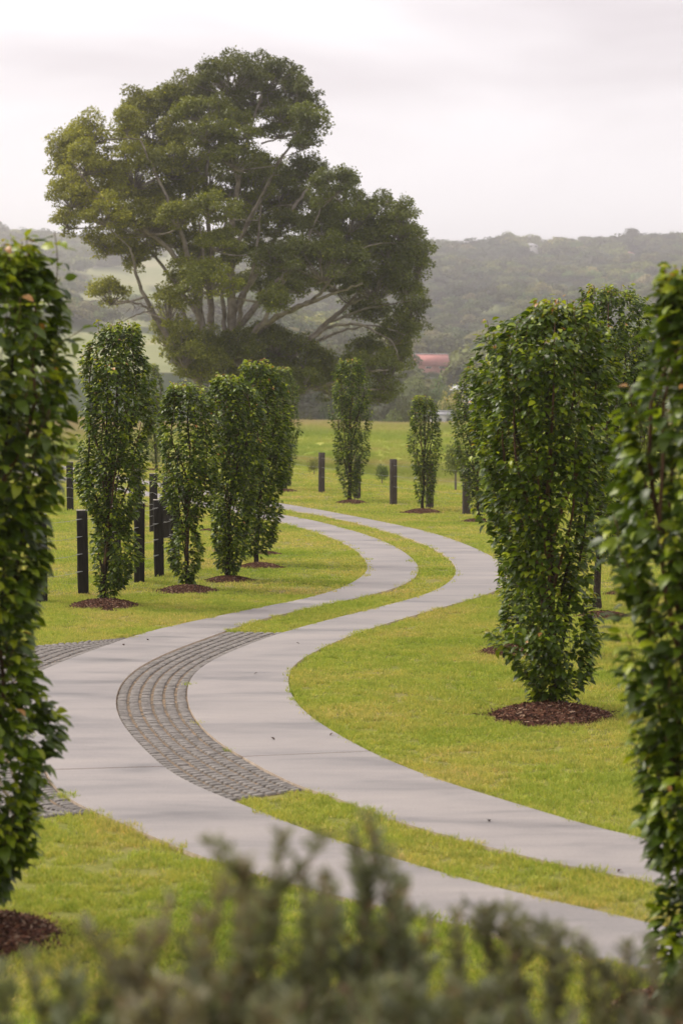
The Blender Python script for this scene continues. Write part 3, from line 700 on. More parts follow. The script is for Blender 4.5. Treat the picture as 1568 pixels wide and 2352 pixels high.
# ------------------------------------------------------------------ the pear trees, near to far
TREES = [
 dict(base=(-80, 2150), label='blurred near pear tree cut off by the left edge of the view', seed=11, single=300, leafm=0.110, trunk_r=0.055, density=1.25, shrink=0.90,
      outline=[(600, -40, 70), (635, -120, 112), (700, -200, 165), (750, -230, 178), (800, -250, 160), (850, -270, 180), (900, -280, 190), (950, -280, 188), (1000, -280, 182), (1050, -275, 168), (1100, -270, 150), (1150, -260, 132), (1200, -250, 105), (1300, -240, 108), (1400, -230, 95), (1500, -225, 72), (1560, -225, 100), (1650, -230, 152), (1700, -225, 150), (1750, -220, 130), (1800, -215, 128), (1850, -210, 108), (1900, -200, 92), (1950, -190, 78), (2000, -170, 30), (2070, -130, -5)],
      shoots=[(60, 560), (125, 545)]),
 dict(base=(1640, 2330), label='blurred near pear tree cut off by the right edge of the view', seed=23, single=300, leafm=0.108, trunk_r=0.055, density=1.2, shrink=0.92,
      outline=[(660, 1530, 1640), (700, 1510, 1700), (760, 1505, 1760), (820, 1490, 1800), (870, 1450, 1810), (920, 1432, 1820), (1000, 1430, 1830), (1100, 1425, 1830), (1200, 1408, 1830), (1300, 1410, 1820), (1400, 1415, 1820), (1500, 1415, 1810), (1560, 1412, 1800), (1600, 1435, 1800), (1700, 1462, 1790), (1800, 1470, 1780), (1900, 1478, 1770), (1980, 1490, 1760), (2050, 1525, 1740), (2120, 1520, 1720), (2200, 1500, 1700), (2280, 1540, 1690)],
      shoots=[(1525, 632), (1590, 640)]),
 dict(base=(1272, 1634), label='large bushy pear tree on the right lawn with low side shoots', seed=31, single=300, trunk_r=0.058, density=1.25, shrink=0.91, leafm=0.104,
      outline=[(715, 1225, 1345), (745, 1140, 1385), (800, 1108, 1412), (850, 1102, 1418), (900, 1096, 1420), (1000, 1092, 1414), (1100, 1103, 1400), (1200, 1125, 1385), (1300, 1152, 1368), (1380, 1172, 1352), (1430, 1158, 1352), (1455, 1122, 1372), (1500, 1160, 1374), (1550, 1188, 1362), (1590, 1212, 1322), (1612, 1243, 1300)],
      shoots=[(1252, 690), (1300, 694), (1118, 742)]),
 dict(base=(1188, 1497), label='pear tree almost hidden behind the large bushy one, orange tips at its left shoulder', seed=37, single=60, density=0.8,
      outline=[(785, 1130, 1220), (830, 1105, 1260), (900, 1100, 1280), (1000, 1095, 1285), (1100, 1110, 1275), (1200, 1130, 1262), (1300, 1150, 1245), (1400, 1160, 1225), (1460, 1172, 1210)]),
 dict(base=(1371, 1402), label='tall pear tree on a bare dark trunk standing behind the large bushy one', seed=41, single=200, trunk_r=0.062,
      outline=[(672, 1345, 1450), (700, 1312, 1482), (740, 1300, 1495), (800, 1305, 1498), (900, 1310, 1492), (1000, 1305, 1482), (1100, 1308, 1466), (1180, 1315, 1448), (1230, 1325, 1430), (1275, 1340, 1408)], shoots=[(1350, 664)]),
 dict(base=(1447, 1362), label='pear tree behind the right edge tree, seen through gaps beside a mulch mound', seed=43, single=60, density=0.9, low=True,
      outline=[(770, 1420, 1480), (820, 1400, 1505), (900, 1390, 1512), (1000, 1390, 1510), (1100, 1400, 1500), (1200, 1408, 1490), (1300, 1425, 1475), (1330, 1435, 1462)]),
 dict(base=(238, 1390), label='tall ragged pear tree with a lone top shoot beside the nearest black posts', seed=53, single=250, trunk_r=0.055, density=1.45,
      outline=[(757, 240, 318), (780, 222, 325), (810, 195, 325), (850, 190, 348), (900, 186, 352), (950, 190, 352), (1000, 192, 346), (1050, 186, 336), (1100, 172, 330), (1150, 188, 322), (1185, 212, 308), (1205, 222, 290), (1240, 212, 312), (1275, 216, 320), (1300, 222, 308), (1340, 226, 282), (1368, 231, 262)],
      shoots=[(225, 736), (240, 752)]),
 dict(base=(432, 1352), label='slim pear tree with a gap low in its crown, left of the driveway', seed=59, single=220, density=1.15,
      outline=[(893, 395, 460), (920, 383, 480), (960, 378, 488), (1000, 370, 498), (1050, 366, 504), (1100, 365, 500), (1150, 376, 492), (1175, 392, 470), (1205, 408, 440), (1225, 400, 448), (1250, 388, 460), (1280, 392, 456), (1310, 405, 446), (1330, 420, 442)], shoots=[(462, 884), (455, 1165)]),
 dict(base=(524, 1332), label='dense full pear tree, third of the row left of the driveway', seed=61, single=220, density=1.5,
      outline=[(875, 495, 550), (900, 478, 585), (950, 482, 606), (1000, 488, 610), (1050, 490, 606), (1100, 487, 592), (1150, 485, 580), (1200, 485, 570), (1250, 489, 568), (1285, 497, 556), (1308, 513, 540)], shoots=[(517, 864), (545, 866)]),
 dict(base=(590, 1296), label='taller pear tree rising behind the dense one, fourth of the row left of the driveway', seed=67, single=200, low=True, density=1.6,
      outline=[(842, 560, 622), (870, 556, 640), (900, 560, 652), (950, 570, 660), (1000, 570, 666), (1050, 568, 664), (1100, 560, 650), (1150, 560, 636), (1200, 566, 634), (1240, 560, 624), (1268, 576, 608)], shoots=[(610, 826), (578, 836)]),
 dict(base=(1097, 1197), label='narrow pear tree half hidden by the large bushy one, right of the driveway bend', seed=71, low=True, density=1.0,
      outline=[(848, 1070, 1110), (880, 1052, 1128), (930, 1043, 1132), (1000, 1046, 1132), (1060, 1056, 1126), (1110, 1066, 1120), (1150, 1080, 1115), (1178, 1092, 1105)]),
 dict(base=(970, 1173), label='smallest pear tree, standing alone on the far verge beside a white stake', seed=73, low=True, density=1.0, trunk_r=0.05,
      outline=[(916, 952, 985), (940, 946, 1000), (1000, 943, 1006), (1030, 940, 1009), (1070, 949, 1000), (1110, 955, 995), (1148, 965, 985)]),
 dict(base=(803, 1151), label='solitary pear tree on the far verge in front of the great spreading tree', seed=79, low=True, density=1.15, trunk_r=0.07,
      outline=[(830, 782, 822), (855, 770, 838), (900, 764, 848), (950, 763, 845), (1000, 766, 840), (1040, 770, 848), (1080, 776, 830), (1110, 786, 824), (1135, 796, 812)]),
 dict(base=(655, 1125), label='farthest pear tree of the clump left of the driveway, partly behind the taller ones', seed=83, low=True, density=0.9, trunk_r=0.06,
      outline=[(850, 635, 668), (880, 622, 678), (930, 617, 685), (980, 620, 685), (1040, 626, 679), (1080, 631, 670), (1110, 641, 662)]),
 dict(base=(359, 1079), label='distant pear tree peeping out right of the tall ragged one', seed=89, low=True, density=0.9, trunk_r=0.07,
      outline=[(840, 335, 362), (870, 326, 372), (910, 325, 379), (960, 328, 378), (1010, 334, 371), (1040, 342, 366), (1066, 352, 363)]),
]
for T in TREES:
    pear_tree(T['base'], T['outline'], T['seed'], T.get('density', 1), T['label'], T.get('single', 0), T.get('low', False), T.get('leafm', 0.098), trunk_r=T.get('trunk_r', 0.045), shoots=T.get('shoots', ()), shrink=T.get('shrink', 1.0))

mulch((1266, 1648), 284, 'widest red-brown mulch mound under the large bushy pear tree', 0)
mulch((240, 1394), 164, 'red-brown mulch mound under the tall ragged pear tree beside the black posts', 1)
mulch((430, 1358), 130, 'mulch mound under the slim pear tree with the gap in its crown', 2)
mulch((526, 1334), 106, 'mulch mound under the dense full pear tree of the left row', 0)
mulch((596, 1303), 98, 'mulch mound nearest the driveway bend, under the taller pear tree of the left row', 1)
mulch((612, 1273), 64, 'small mulch mound showing just behind the mound of the taller pear tree', 2)
mulch((657, 1129), 54, 'farthest small mulch mound beyond the driveway, left of the first grey fence post', 1)
mulch((806, 1156), 74, 'mulch mound under the solitary pear tree on the far verge', 0)
mulch((970, 1178), 88, 'mulch mound under the smallest pear tree beside the white stake', 1)
mulch((1097, 1199), 76, 'mulch mound under the narrow pear tree right of the bend', 2)
mulch((1185, 1500), 168, 'mulch mound half hidden by the low shoots of the large bushy pear tree', 1)
mulch((1385, 1417), 120, 'mulch mound at the foot of the bare dark trunk behind the large bushy tree', 0)
mulch((1440, 1368), 112, 'mulch mound farther back right, seen through the right edge tree', 2)
mulch((-80, 2155), 430, 'blurred dark mulch mound in the bottom left corner', 0)
mulch((1640, 2335), 480, 'mulch mound under the near pear tree at the right edge', 1)
mulch((348, 1081), 44, 'tiny distant mulch mound beyond the driveway behind the ragged pear tree', 2)
mulch((480, 1219), 46, 'mulch mound glimpsed between the slim and the dense pear trees', 0)
mulch((452, 1190), 36, 'small far mulch mound glimpsed left of the dense pear tree', 1)
mulch((320, 1163), 40, 'small far mulch mound between the back row of black posts', 2)

# ------------------------------------------------------------------ fences
def post_mesh(w, d, h, mat, g):
    mb = MB(); seg = 6
    for k in range(1): pass
    zs = np.linspace(-0.3, h, seg); ring = []
    b = 0.012
    base = np.array([(-w / 2 + b, -d / 2), (w / 2 - b, -d / 2), (w / 2, -d / 2 + b), (w / 2, d / 2 - b), (w / 2 - b, d / 2), (-w / 2 + b, d / 2), (-w / 2, d / 2 - b), (-w / 2, -d / 2 + b)])
    v = []
    for z in zs:
        j = base * (1 + 0.012 * g.normal()) + g.normal(0, 0.0018, base.shape); v.append(np.column_stack((j, np.full(8, z))))
    v = np.vstack(v); i = np.arange(seg - 1)[:, None] * 8; j = np.arange(8)[None, :]
    q = np.stack((i + j, i + (j + 1) % 8, i + 8 + (j + 1) % 8, i + 8 + j), -1).reshape(-1, 4)
    mb.add(v, [q, np.array([np.arange(8) + (seg - 1) * 8])])
    return mb.mesh('post', mat)
def fence(posts, h, w, label, mat, wires, cap=True, ties=True, rz=0.0, bend=0.25):
    root = empty('wire_fence', on_ground(*posts[0])); tag(root, label, 'fence')
    O = np.array(root.location); g = np.random.default_rng(int(posts[0][0]))
    Ps = [on_ground(*p[:2]) for p in posts]
    Ps = [np.array((p[0], p[1], float(terrain(p[0], p[1])))) for p in Ps]
    mesh = [post_mesh(w, w * 0.92, h, mat, g) for _ in range(3)]
    for k, P in enumerate(Ps):
        hk = posts[k][2] if len(posts[k]) > 2 else 1.0
        o = link('post', mesh[k % 3], root); o.location = P - O; o.rotation_euler = (g.normal(0, .006), g.normal(0, .008), rz + g.normal(0, .03)); o.scale = (1, 1, hk)
        if cap:
            c = MB(); box(c, (0, 0, h + 0.006), (w * 1.02, w * 0.94, 0.012), 0, 0.003); oc = c.obj('post_top', MT['endgrain'], o)
        if ties:
            for z in wires:
                t = MB(); tube(t, [(-w * 0.62, -w * 0.46 - 0.012, z - 0.01), (-w * 0.1, -w * 0.46 - 0.012, z)], 0.006, 5); t.obj('wire_tie', MT['wire'], o)
    for z in wires:
        mb = MB()
        for a, b in zip(Ps[:-1], Ps[1:]):
            t = np.linspace(0, 1, 7)[:, None]; p = a * (1 - t) + b * t; p[:, 2] += z - 0.02 * np.sin(np.pi * t[:, 0]); p[:, 1] -= w * 0.5
            tube(mb, p - O, 0.0028, 4)
        mb.obj('wire', MT['wire'], root)
    return root
WZ = (1.32, 1.02, 0.72, 0.42)
fence([(97, 1384), (192, 1367), (268, 1351), (320, 1337), (366, 1324), (402, 1309)], 1.46, 0.185, 'near row of black square timber posts with pale tops and thin wires', MT['post'], WZ, rz=0.12)
fence([(60, 1160, .98), (162, 1173), (317, 1206), (353, 1222), (384, 1237)], 1.5, 0.21, 'back row of black timber posts standing before the far end of the driveway', MT['post'], WZ, rz=0.1)
fence([(662, 1117), (738, 1132), (820, 1146), (903, 1160), (986, 1169), (1070, 1181), (1180, 1196)], 1.5, 0.21, 'row of weathered grey-brown timber posts along the lawn edge at the field', MT['post_old'], (1.3, 0.95, 0.6), ties=False, cap=False, rz=0.2)
def stake():
    P = on_ground(992, 1168); r_ = empty('marker_stake', P); tag(r_, 'short white marker stake beside the smallest pear tree', 'stake')
    mb = MB(); box(mb, (0, 0, 0.33), (0.06, 0.05, 0.70), 0.1, 0.004); mb.obj('stake_shaft', MT['stake'], r_)
    mb = MB(); box(mb, (0, 0, 0.70), (0.064, 0.054, 0.04), 0.1, 0.004); mb.obj('stake_cap', MT['stake'], r_)
stake()

# ------------------------------------------------------------------ scattering of uncountable stuff
def scatter(name, P, rot, scl, sources, idx=None, kind='stuff', tagargs=None):
    me = bpy.data.meshes.new(name); me.vertices.add(len(P)); me.vertices.foreach_set('co', np.asarray(P, np.float32).ravel())
    a = me.attributes.new('rot', 'FLOAT_VECTOR', 'POINT'); a.data.foreach_set('vector', np.asarray(rot, np.float32).ravel())
    a = me.attributes.new('scl', 'FLOAT_VECTOR', 'POINT'); a.data.foreach_set('vector', np.asarray(scl, np.float32).ravel())
    if idx is None: idx = rng.integers(0, len(sources), len(P))
    a = me.attributes.new('pick', 'INT', 'POINT'); a.data.foreach_set('value', np.asarray(idx, np.int32))
    ng = bpy.data.node_groups.new(name, 'GeometryNodeTree')
    ng.interface.new_socket('Geometry', in_out='INPUT', socket_type='NodeSocketGeometry'); ng.interface.new_socket('Geometry', in_out='OUTPUT', socket_type='NodeSocketGeometry')
    N = ng.nodes; L = ng.links
    gi = N.new('NodeGroupInput'); go = N.new('NodeGroupOutput'); ip = N.new('GeometryNodeInstanceOnPoints'); jn = N.new('GeometryNodeJoinGeometry')
    for s in sources:
        oi = N.new('GeometryNodeObjectInfo'); oi.inputs['Object'].default_value = s; oi.inputs['As Instance'].default_value = True; L.new(oi.outputs['Geometry'], jn.inputs[0])
    def attr(n, t):
        x = N.new('GeometryNodeInputNamedAttribute'); x.data_type = t; x.inputs[0].default_value = n; return x.outputs['Attribute']
    L.new(gi.outputs[0], ip.inputs['Points']); L.new(jn.outputs[0], ip.inputs['Instance']); ip.inputs['Pick Instance'].default_value = True
    L.new(attr('pick', 'INT'), ip.inputs['Instance Index']); L.new(attr('rot', 'FLOAT_VECTOR'), ip.inputs['Rotation']); L.new(attr('scl', 'FLOAT_VECTOR'), ip.inputs['Scale'])
    L.new(ip.outputs[0], go.inputs[0])
    o = link(name, me); m = o.modifiers.new('scatter', 'NODES'); m.node_group = ng; o['kind'] = kind
    if sources[0].data.materials: me.materials.append(sources[0].data.materials[0])
    return o
def source(name, mb, mat, sm=False):
    return bpy.data.objects.new(name, mb.mesh(name, mat, sm))     # not linked to the scene: only the scatter draws it

# lawn grass
def tuft(n, rad, hgt, w, g, lean=0.5):
    mb = MB(); a = g.random(n) * 6.283; r_ = rad * np.sqrt(g.random(n)); P = np.stack((r_ * np.cos(a), r_ * np.sin(a), 0 * a - 0.004), -1)
    up = unit(np.stack((g.normal(0, lean, n), g.normal(0, lean, n), np.ones(n)), -1)); sd = unit(np.cross(up, g.normal(0, 1, (n, 3))))
    h = hgt * (0.5 + 0.7 * g.random(n))[:, None]; b2 = unit(up + g.normal(0, 0.55, (n, 3)) * np.array((1, 1, 0.4)))
    v0 = P - sd * w / 2; v1 = P + sd * w / 2; v2 = P + up * h * 0.55 + sd * w * .4; v3 = P + up * h * 0.55 - sd * w * .4; v4 = P + up * h * .55 + b2 * h * .5
    v = np.stack((v0, v1, v2, v3, v4), 1).reshape(-1, 3); o = (np.arange(n) * 5)[:, None, None]
    q = (np.array([(0, 1, 2, 3)])[None] + o).reshape(-1, 4); t = (np.array([(3, 2, 4)])[None] + o).reshape(-1, 3)
    tone = g.choice(4, n, p=[.3, .4, .2, .1]); T = np.array([(0.72, 0.80, 0.6), (1.0, 1.03, 0.9), (1.25, 1.15, 1.0), (1.5, 1.2, 1.6)])[tone]
    mb.add(v, [q, t], np.repeat(T, 5, axis=0)); return mb
def lawn():
    g = np.random.default_rng(5)
    src = [source('grass_tuft', tuft(74, 0.085, 0.050, 0.0065, np.random.default_rng(k)), MT['grass']) for k in range(5)]
    src2 = [source('grass_tuft_far', tuft(46, 0.16, 0.050, 0.012, np.random.default_rng(k + 9)), MT['grass']) for k in range(4)]
    half = 0.235
    def zone(y0, y1, dens):
        n = int(half * (y1 ** 2 - y0 ** 2) * dens); Y = np.sqrt(y0 ** 2 + (y1 ** 2 - y0 ** 2) * g.random(n)); X = Y * (2 * g.random(n) - 1) * half
        return X, Y
    def keep(X, Y, margin=0.0):
        ok = np.ones(len(X), bool)
        for p in SLAB_POLYS + PAVE_POLYS: ok &= ~inside(p[::2] if len(p) > 700 else p, X, Y)
        for mx, my, mr in MOUNDS: ok &= np.hypot(X - mx, Y - my) > mr * 0.99
        s = 0.962 * (X - 4.1) + 0.273 * (Y - 71); ok &= s < 2.0
        return ok
    for name, parts, srcs in (('lawn_grass', [(8, 20, 95, 1.0), (20, 34, 75, 1.1)], src), ('lawn_grass_beyond', [(34, 60, 26, 1.0), (60, 112, 9, 1.5)], src2)):
        XS, YS, SS = [], [], []
        for y0, y1, dn, sc in parts:
            X, Y = zone(y0, y1, dn); k = keep(X, Y); X = X[k]; Y = Y[k]
            # uneven sward: thinner and shorter where dry, taller beside the slabs
            nn = nz(X, Y, 1.1, 2) * 0.5 + nz(X, Y, 4.3, 5) * 0.5
            XS.append(X); YS.append(Y); SS.append(sc * (1 + 0.28 * nn + 0.1 * g.normal(size=len(X))))
        X = np.concatenate(XS); Y = np.concatenate(YS); S = np.clip(np.concatenate(SS), .82, 2.4)
        # the fringe beside the slabs is left longer by the mower
        E = np.vstack([resample(e, 900) for e in (ELo, ELi, ERi, ERo)]); fr_ = np.full(len(X), 9.0)
        for c in range(0, len(X), 4000):
            d = np.hypot(X[c:c + 4000, None] - E[None, :, 0], Y[c:c + 4000, None] - E[None, :, 1]); fr_[c:c + 4000] = d.min(1)
        tall = 1 + 0.55 * np.exp(-(fr_ / 0.10) ** 2)
        Z = terrain(X, Y); n = len(X)
        rot = np.stack((g.normal(0, .06, n), g.normal(0, .06, n), g.random(n) * 6.283), -1)
        o = scatter(name, np.stack((X, Y, Z), -1), rot, np.stack((S, S, S * tall), -1), srcs)
        tag(o, 'mown yellow-green lawn grass' + (' close to the viewer' if 'beyond' not in name else ' farther off along the driveway'), 'grass')
        print(name, n)
    # long grass of the field beyond the fence
    mb_s = []
    for k in range(3):
        gg = np.random.default_rng(k + 31); mb = tuft(60, 0.5, 0.40, 0.03, gg, 0.35); mb_s.append(source('pasture_tuft', mb, MT['pasture']))
    n = 34000; Y = 72 + 128 * g.random(n); X = Y * (2 * g.random(n) - 1) * 0.25
    s = 0.962 * (X - 4.1) + 0.273 * (Y - 71); k = (s > 3) | (Y > 147); X = X[k]; Y = Y[k]; n = len(X)
    S = 0.35 + 0.25 * g.random(n) + 0.55 * smooth((Y - 130) / 40)
    o = scatter('pasture_grass', np.stack((X, Y, terrain(X, Y)), -1), np.stack((0 * X, 0 * X, g.random(n) * 6.28), -1), np.stack((S, S, S), -1), mb_s)
    tag(o, 'long seeding pasture grass beyond the fence', 'grass')
def mat_pasture():
    m = bpy.data.materials.new('pasture_blades'); m.use_nodes = True; nt = m.node_tree; N = nt.nodes; L = nt.links
    geo = N.new('ShaderNodeNewGeometry'); n1 = N.new('ShaderNodeTexNoise'); n1.inputs['Scale'].default_value = 0.13; n1.inputs['Detail'].default_value = 5; L.new(geo.outputs['Position'], n1.inputs[0])
    g = ramp(N, L, n1.outputs[0], [(0.35, (0.33, 0.42, 0.055)), (0.52, (0.45, 0.50, 0.085)), (0.68, (0.58, 0.50, 0.18))])
    sp = N.new('ShaderNodeSeparateXYZ'); L.new(geo.outputs['Position'], sp.inputs[0])
    mr = N.new('ShaderNodeMapRange'); mr.inputs[1].default_value = 148; mr.inputs[2].default_value = 172; mr.inputs[4].default_value = 0.75; L.new(sp.outputs[1], mr.inputs[0])
    mx = N.new('ShaderNodeMix'); mx.data_type = 'RGBA'; L.new(mr.outputs[0], mx.inputs[0]); L.new(g, mx.inputs[6]); mx.inputs[7].default_value = (0.52, 0.38, 0.24, 1)
    L.new(mx.outputs[2], N['Principled BSDF'].inputs['Base Color']); N['Principled BSDF'].inputs['Roughness'].default_value = 0.8; return m
MT['pasture'] = mat_pasture()
lawn()

# ------------------------------------------------------------------ the great spreading tree
def great_tree():
    g = np.random.default_rng(17); D0 = 118.0
    B = at_dist(522, 1040, D0); B[2] = float(terrain(B[0], D0))
    root = empty('spreading_tree', B); tag(root, 'great spreading evergreen tree with several grey trunks, in the field beyond the driveway', 'tree')
    s = D0 / FOC
    def W(x, y, dy=0.0): return at_dist(x, y, D0 + dy) - B
    limbs = [
     ([(522, 1045), (528, 940), (532, 870), (534, 790), (533, 700), (527, 610), (534, 510), (548, 410), (572, 310), (600, 215)], 0.62, 0.06, (0, 0)),
     ([(518, 1045), (512, 930), (495, 860), (470, 790), (456, 720), (445, 640), (425, 560), (398, 480), (358, 400), (322, 320)], 0.44, 0.06, (0, -2)),
     ([(524, 1000), (505, 880), (487, 790), (483, 700), (490, 620), (480, 520), (472, 420), (482, 330), (450, 250)], 0.38, 0.06, (0, 2)),
     ([(515, 1000), (470, 900), (420, 830), (372, 755), (346, 705), (322, 660), (309, 610), (300, 570)], 0.33, 0.07, (0, -3)),
     ([(366, 745), (338, 704), (300, 692), (262, 690)], 0.12, 0.04, (-2.5, -3)),
     ([(350, 712), (318, 722), (290, 735), (268, 745)], 0.06, 0.02, (-2.8, -4)),
     ([(532, 900), (545, 800), (600, 745), (680, 706), (760, 676), (832, 650)], 0.30, 0.06, (0, -5)),
     ([(534, 850), (590, 760), (650, 722), (722, 690), (770, 630), (815, 580)], 0.26, 0.05, (0, -3)),
     ([(530, 960), (600, 880), (690, 800), (745, 745), (800, 700), (860, 668), (925, 640)], 0.34, 0.06, (0, 2)),
     ([(535, 980), (650, 900), (760, 882), (850, 852), (890, 850)], 0.26, 0.05, (0, -4)),
     ([(533, 720), (598, 610), (650, 510), (700, 440), (740, 410)], 0.24, 0.05, (0, 4)),
     ([(444, 650), (385, 565), (300, 505), (222, 445), (180, 400)], 0.22, 0.05, (-1, -4)),
     ([(532, 580), (590, 480), (625, 400), (680, 310), (705, 270)], 0.18, 0.04, (0, 2)),
     ([(540, 760), (640, 640), (740, 560), (850, 505), (925, 530)], 0.26, 0.05, (0, 4)),
     ([(455, 720), (400, 650), (340, 565), (255, 520)], 0.2, 0.05, (-1, 2)),
     ([(548, 420), (520, 330), (500, 260), (520, 190)], 0.13, 0.03, (0, -2)),
     ([(690, 800), (760, 745), (830, 745), (900, 780), (915, 820)], 0.15, 0.04, (0, -1)),
     ([(483, 700), (475, 610), (440, 500), (420, 400), (380, 300)], 0.2, 0.04, (1, 3)),
     ([(800, 700), (880, 600), (950, 580)], 0.14, 0.04, (1, 3)),
     ([(472, 420), (440, 360), (300, 300), (225, 300)], 0.13, 0.04, (1, 4)),
    ]
    limbs += [([(534, 800), (556, 700), (588, 590), (600, 470)], 0.22, 0.05, (0, -2)), ([(490, 880), (440, 790), (416, 700), (396, 620)], 0.24, 0.06, (0, -2)),
     ([(505, 900), (470, 800), (460, 690), (470, 590), (455, 500)], 0.26, 0.05, (0, -1)), ([(600, 748), (650, 650), (705, 560), (735, 480)], 0.16, 0.04, (-3, -2)),
     ([(745, 745), (850, 705), (945, 690)], 0.12, 0.03, (1, 0)), ([(534, 620), (560, 520), (610, 430), (650, 360)], 0.14, 0.04, (0, -2)), ([(700, 795), (780, 760), (860, 745), (930, 770)], 0.12, 0.03, (1, -1)),
     ([(510, 880), (520, 760), (508, 650), (512, 540), (530, 440)], 0.24, 0.05, (0, 1)), ([(595, 250), (650, 235), (715, 255)], .07, .03, (1, 0)), ([(600, 330), (660, 310), (715, 300)], .07, .03, (1, 0))]
    nodes = []
    for pts, r0, r1, (d0, d1) in limbs:
        n = len(pts); p = np.array([W(x, y, d0 + (d1 - d0) * i / (n - 1)) for i, (x, y) in enumerate(pts)])
        t = np.linspace(0, n - 1, n * 5); q = np.stack([np.interp(t, range(n), p[:, k]) for k in range(3)], -1)
        for _ in range(3): q[1:-1] = 0.25 * q[:-2] + 0.5 * q[1:-1] + 0.25 * q[2:]
        q[1:-1] += g.normal(0, 0.035, q[1:-1].shape)
        rad = r0 + (r1 - r0) * np.linspace(0, 1, len(q)) ** 0.8
        if r0 > .36: rad[:4] *= (1.5, 1.3, 1.15, 1.05)
        rad = rad * 0.82
        mb = MB(); tube(mb, q, rad, 8); mb.obj('trunk' if r0 > 0.36 else 'limb', MT['big_bark'], root, True)
        for k in range(3, len(q), 2): nodes.append(np.append(q[k], rad[k]))
    nodes = np.array(nodes)
    clumps = [(440, 205, 72, 50), (525, 168, 78, 44), (615, 165, 75, 44), (682, 215, 48, 50), (712, 268, 26, 26), (590, 215, 60, 28), (470, 250, 60, 30), (398, 225, 36, 32), (560, 250, 50, 18), (650, 262, 40, 16),
     (322, 238, 46, 34), (350, 290, 78, 42), (292, 268, 26, 30), (415, 312, 56, 34),
     (212, 300, 44, 34), (160, 348, 40, 38), (200, 378, 60, 36), (148, 402, 28, 26), (165, 450, 40, 34), (235, 432, 76, 42), (310, 398, 84, 44), (158, 502, 24, 22), (205, 475, 40, 30),
     (395, 368, 78, 36), (480, 398, 70, 42), (545, 358, 54, 30), (560, 440, 80, 42), (425, 456, 76, 42), (345, 500, 84, 38), (245, 498, 52, 28), (262, 555, 56, 30), (310, 582, 46, 24), (400, 540, 50, 26),
     (640, 440, 70, 42), (618, 385, 44, 22), (705, 388, 50, 26), (768, 428, 54, 34), (700, 478, 76, 38), (640, 520, 60, 24), (800, 492, 66, 40), (868, 498, 48, 40), (925, 520, 42, 38), (962, 585, 26, 48), (900, 575, 74, 44), (815, 575, 84, 40), (742, 600, 84, 38), (655, 592, 64, 32), (930, 645, 50, 44), (862, 655, 72, 36), (775, 650, 60, 26), (690, 645, 62, 26), (610, 640, 54, 30),
     (945, 715, 32, 40), (905, 755, 42, 30), (915, 808, 32, 34), (886, 860, 36, 38), (872, 905, 28, 18), (845, 715, 40, 20), (840, 800, 36, 22),
     (430, 648, 56, 32), (485, 640, 54, 26), (388, 698, 28, 32), (384, 768, 26, 34), (425, 800, 38, 38), (478, 815, 52, 40), (545, 805, 50, 34), (630, 790, 72, 32), (700, 835, 76, 40), (618, 850, 60, 34), (765, 868, 58, 34), (825, 845, 44, 26), (560, 855, 50, 30), (690, 880, 50, 22), (455, 850, 40, 24),
     (645, 300, 56, 16), (700, 325, 28, 12), (560, 300, 40, 16), (540, 270, 34, 14), (470, 300, 40, 18), (500, 560, 40, 20), (560, 520, 46, 24), (590, 575, 40, 20), (450, 585, 36, 18), (540, 650, 30, 18), (640, 690, 36, 16), (350, 545, 36, 20), (600, 470, 40, 22), (740, 520, 40, 20), (410, 500, 34, 20), (530, 590, 28, 14), (256, 672, 40, 24), (360, 452, 60, 30), (500, 480, 50, 24), (500, 320, 40, 22)]
    tw = MB(); cuts = {0: 0}
    for ci, (cx, cy, rx, ry) in enumerate(clumps):
        ex = math.sqrt(max(0.05, 1 - ((cx - 555) / 440.0) ** 2)) * 9.0 * (0.55 + 0.45 * min(1, (cy - 110) / 350.0))
        dy = (g.random() * 2 - 1) * 0.75 * ex
        if ci in (76, 75): dy = -3.0
        C = W(cx, cy + (0.40 if cy < 320 else 0.16) * ry, dy); ra = np.array((rx * s * 1.04, 0.5 * (rx + ry) * s * 1.05, ry * s * (1.12 if cy < 290 else 1.45)))
        # branch from the nearest limb below
        dd = np.linalg.norm(nodes[:, :3] - C, axis=1) + 2.2 * np.maximum(0, nodes[:, 2] - C[2] + 0.2 * ra[2])
        nb = nodes[np.argmin(dd)]; A = C - np.array((0, 0, ra[2] * 0.75)) * (0.4 + 0.6 * g.random())
        t = np.linspace(0, 1, 6)[:, None]; mid = 0.5 * (nb[:3] + A) + g.normal(0, 0.25, 3); crv = (1 - t) ** 2 * nb[:3] + 2 * t * (1 - t) * mid + t ** 2 * A
        tube(tw, crv, np.linspace(min(nb[3] * 0.6, 0.12), 0.05, 6), 5)
        # lobes: small leaf heads over the upper shell of the clump
        nl = int(12 + (1.25 if cy < 520 else 1.6) * rx * ry / 100); lobes = []
        d = unit(g.normal(0, 1, (nl * 3, 3))); d = d[(d[:, 2] > -0.30) | (g.random(len(d)) < 0.38)][:nl]
        lc = C + d * ra * (0.50 + 0.64 * g.random((len(d), 1)))
        lr = (0.20 + 0.44 * g.random(len(lc)) ** 1.5) * (0.8 + 0.003 * rx)
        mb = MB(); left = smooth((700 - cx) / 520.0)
        tone = np.array((0.158, 0.196, 0.023)) * (0.72 + 0.62 * left) * (0.85 + 0.3 * g.random()); tone[0] *= 1 + 0.18 * left  # leaves lighter and yellower on the left: side light put into their colour
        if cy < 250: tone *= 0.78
        if 590 < cy < 720 and 370 < cx < 520: tone *= 1.25
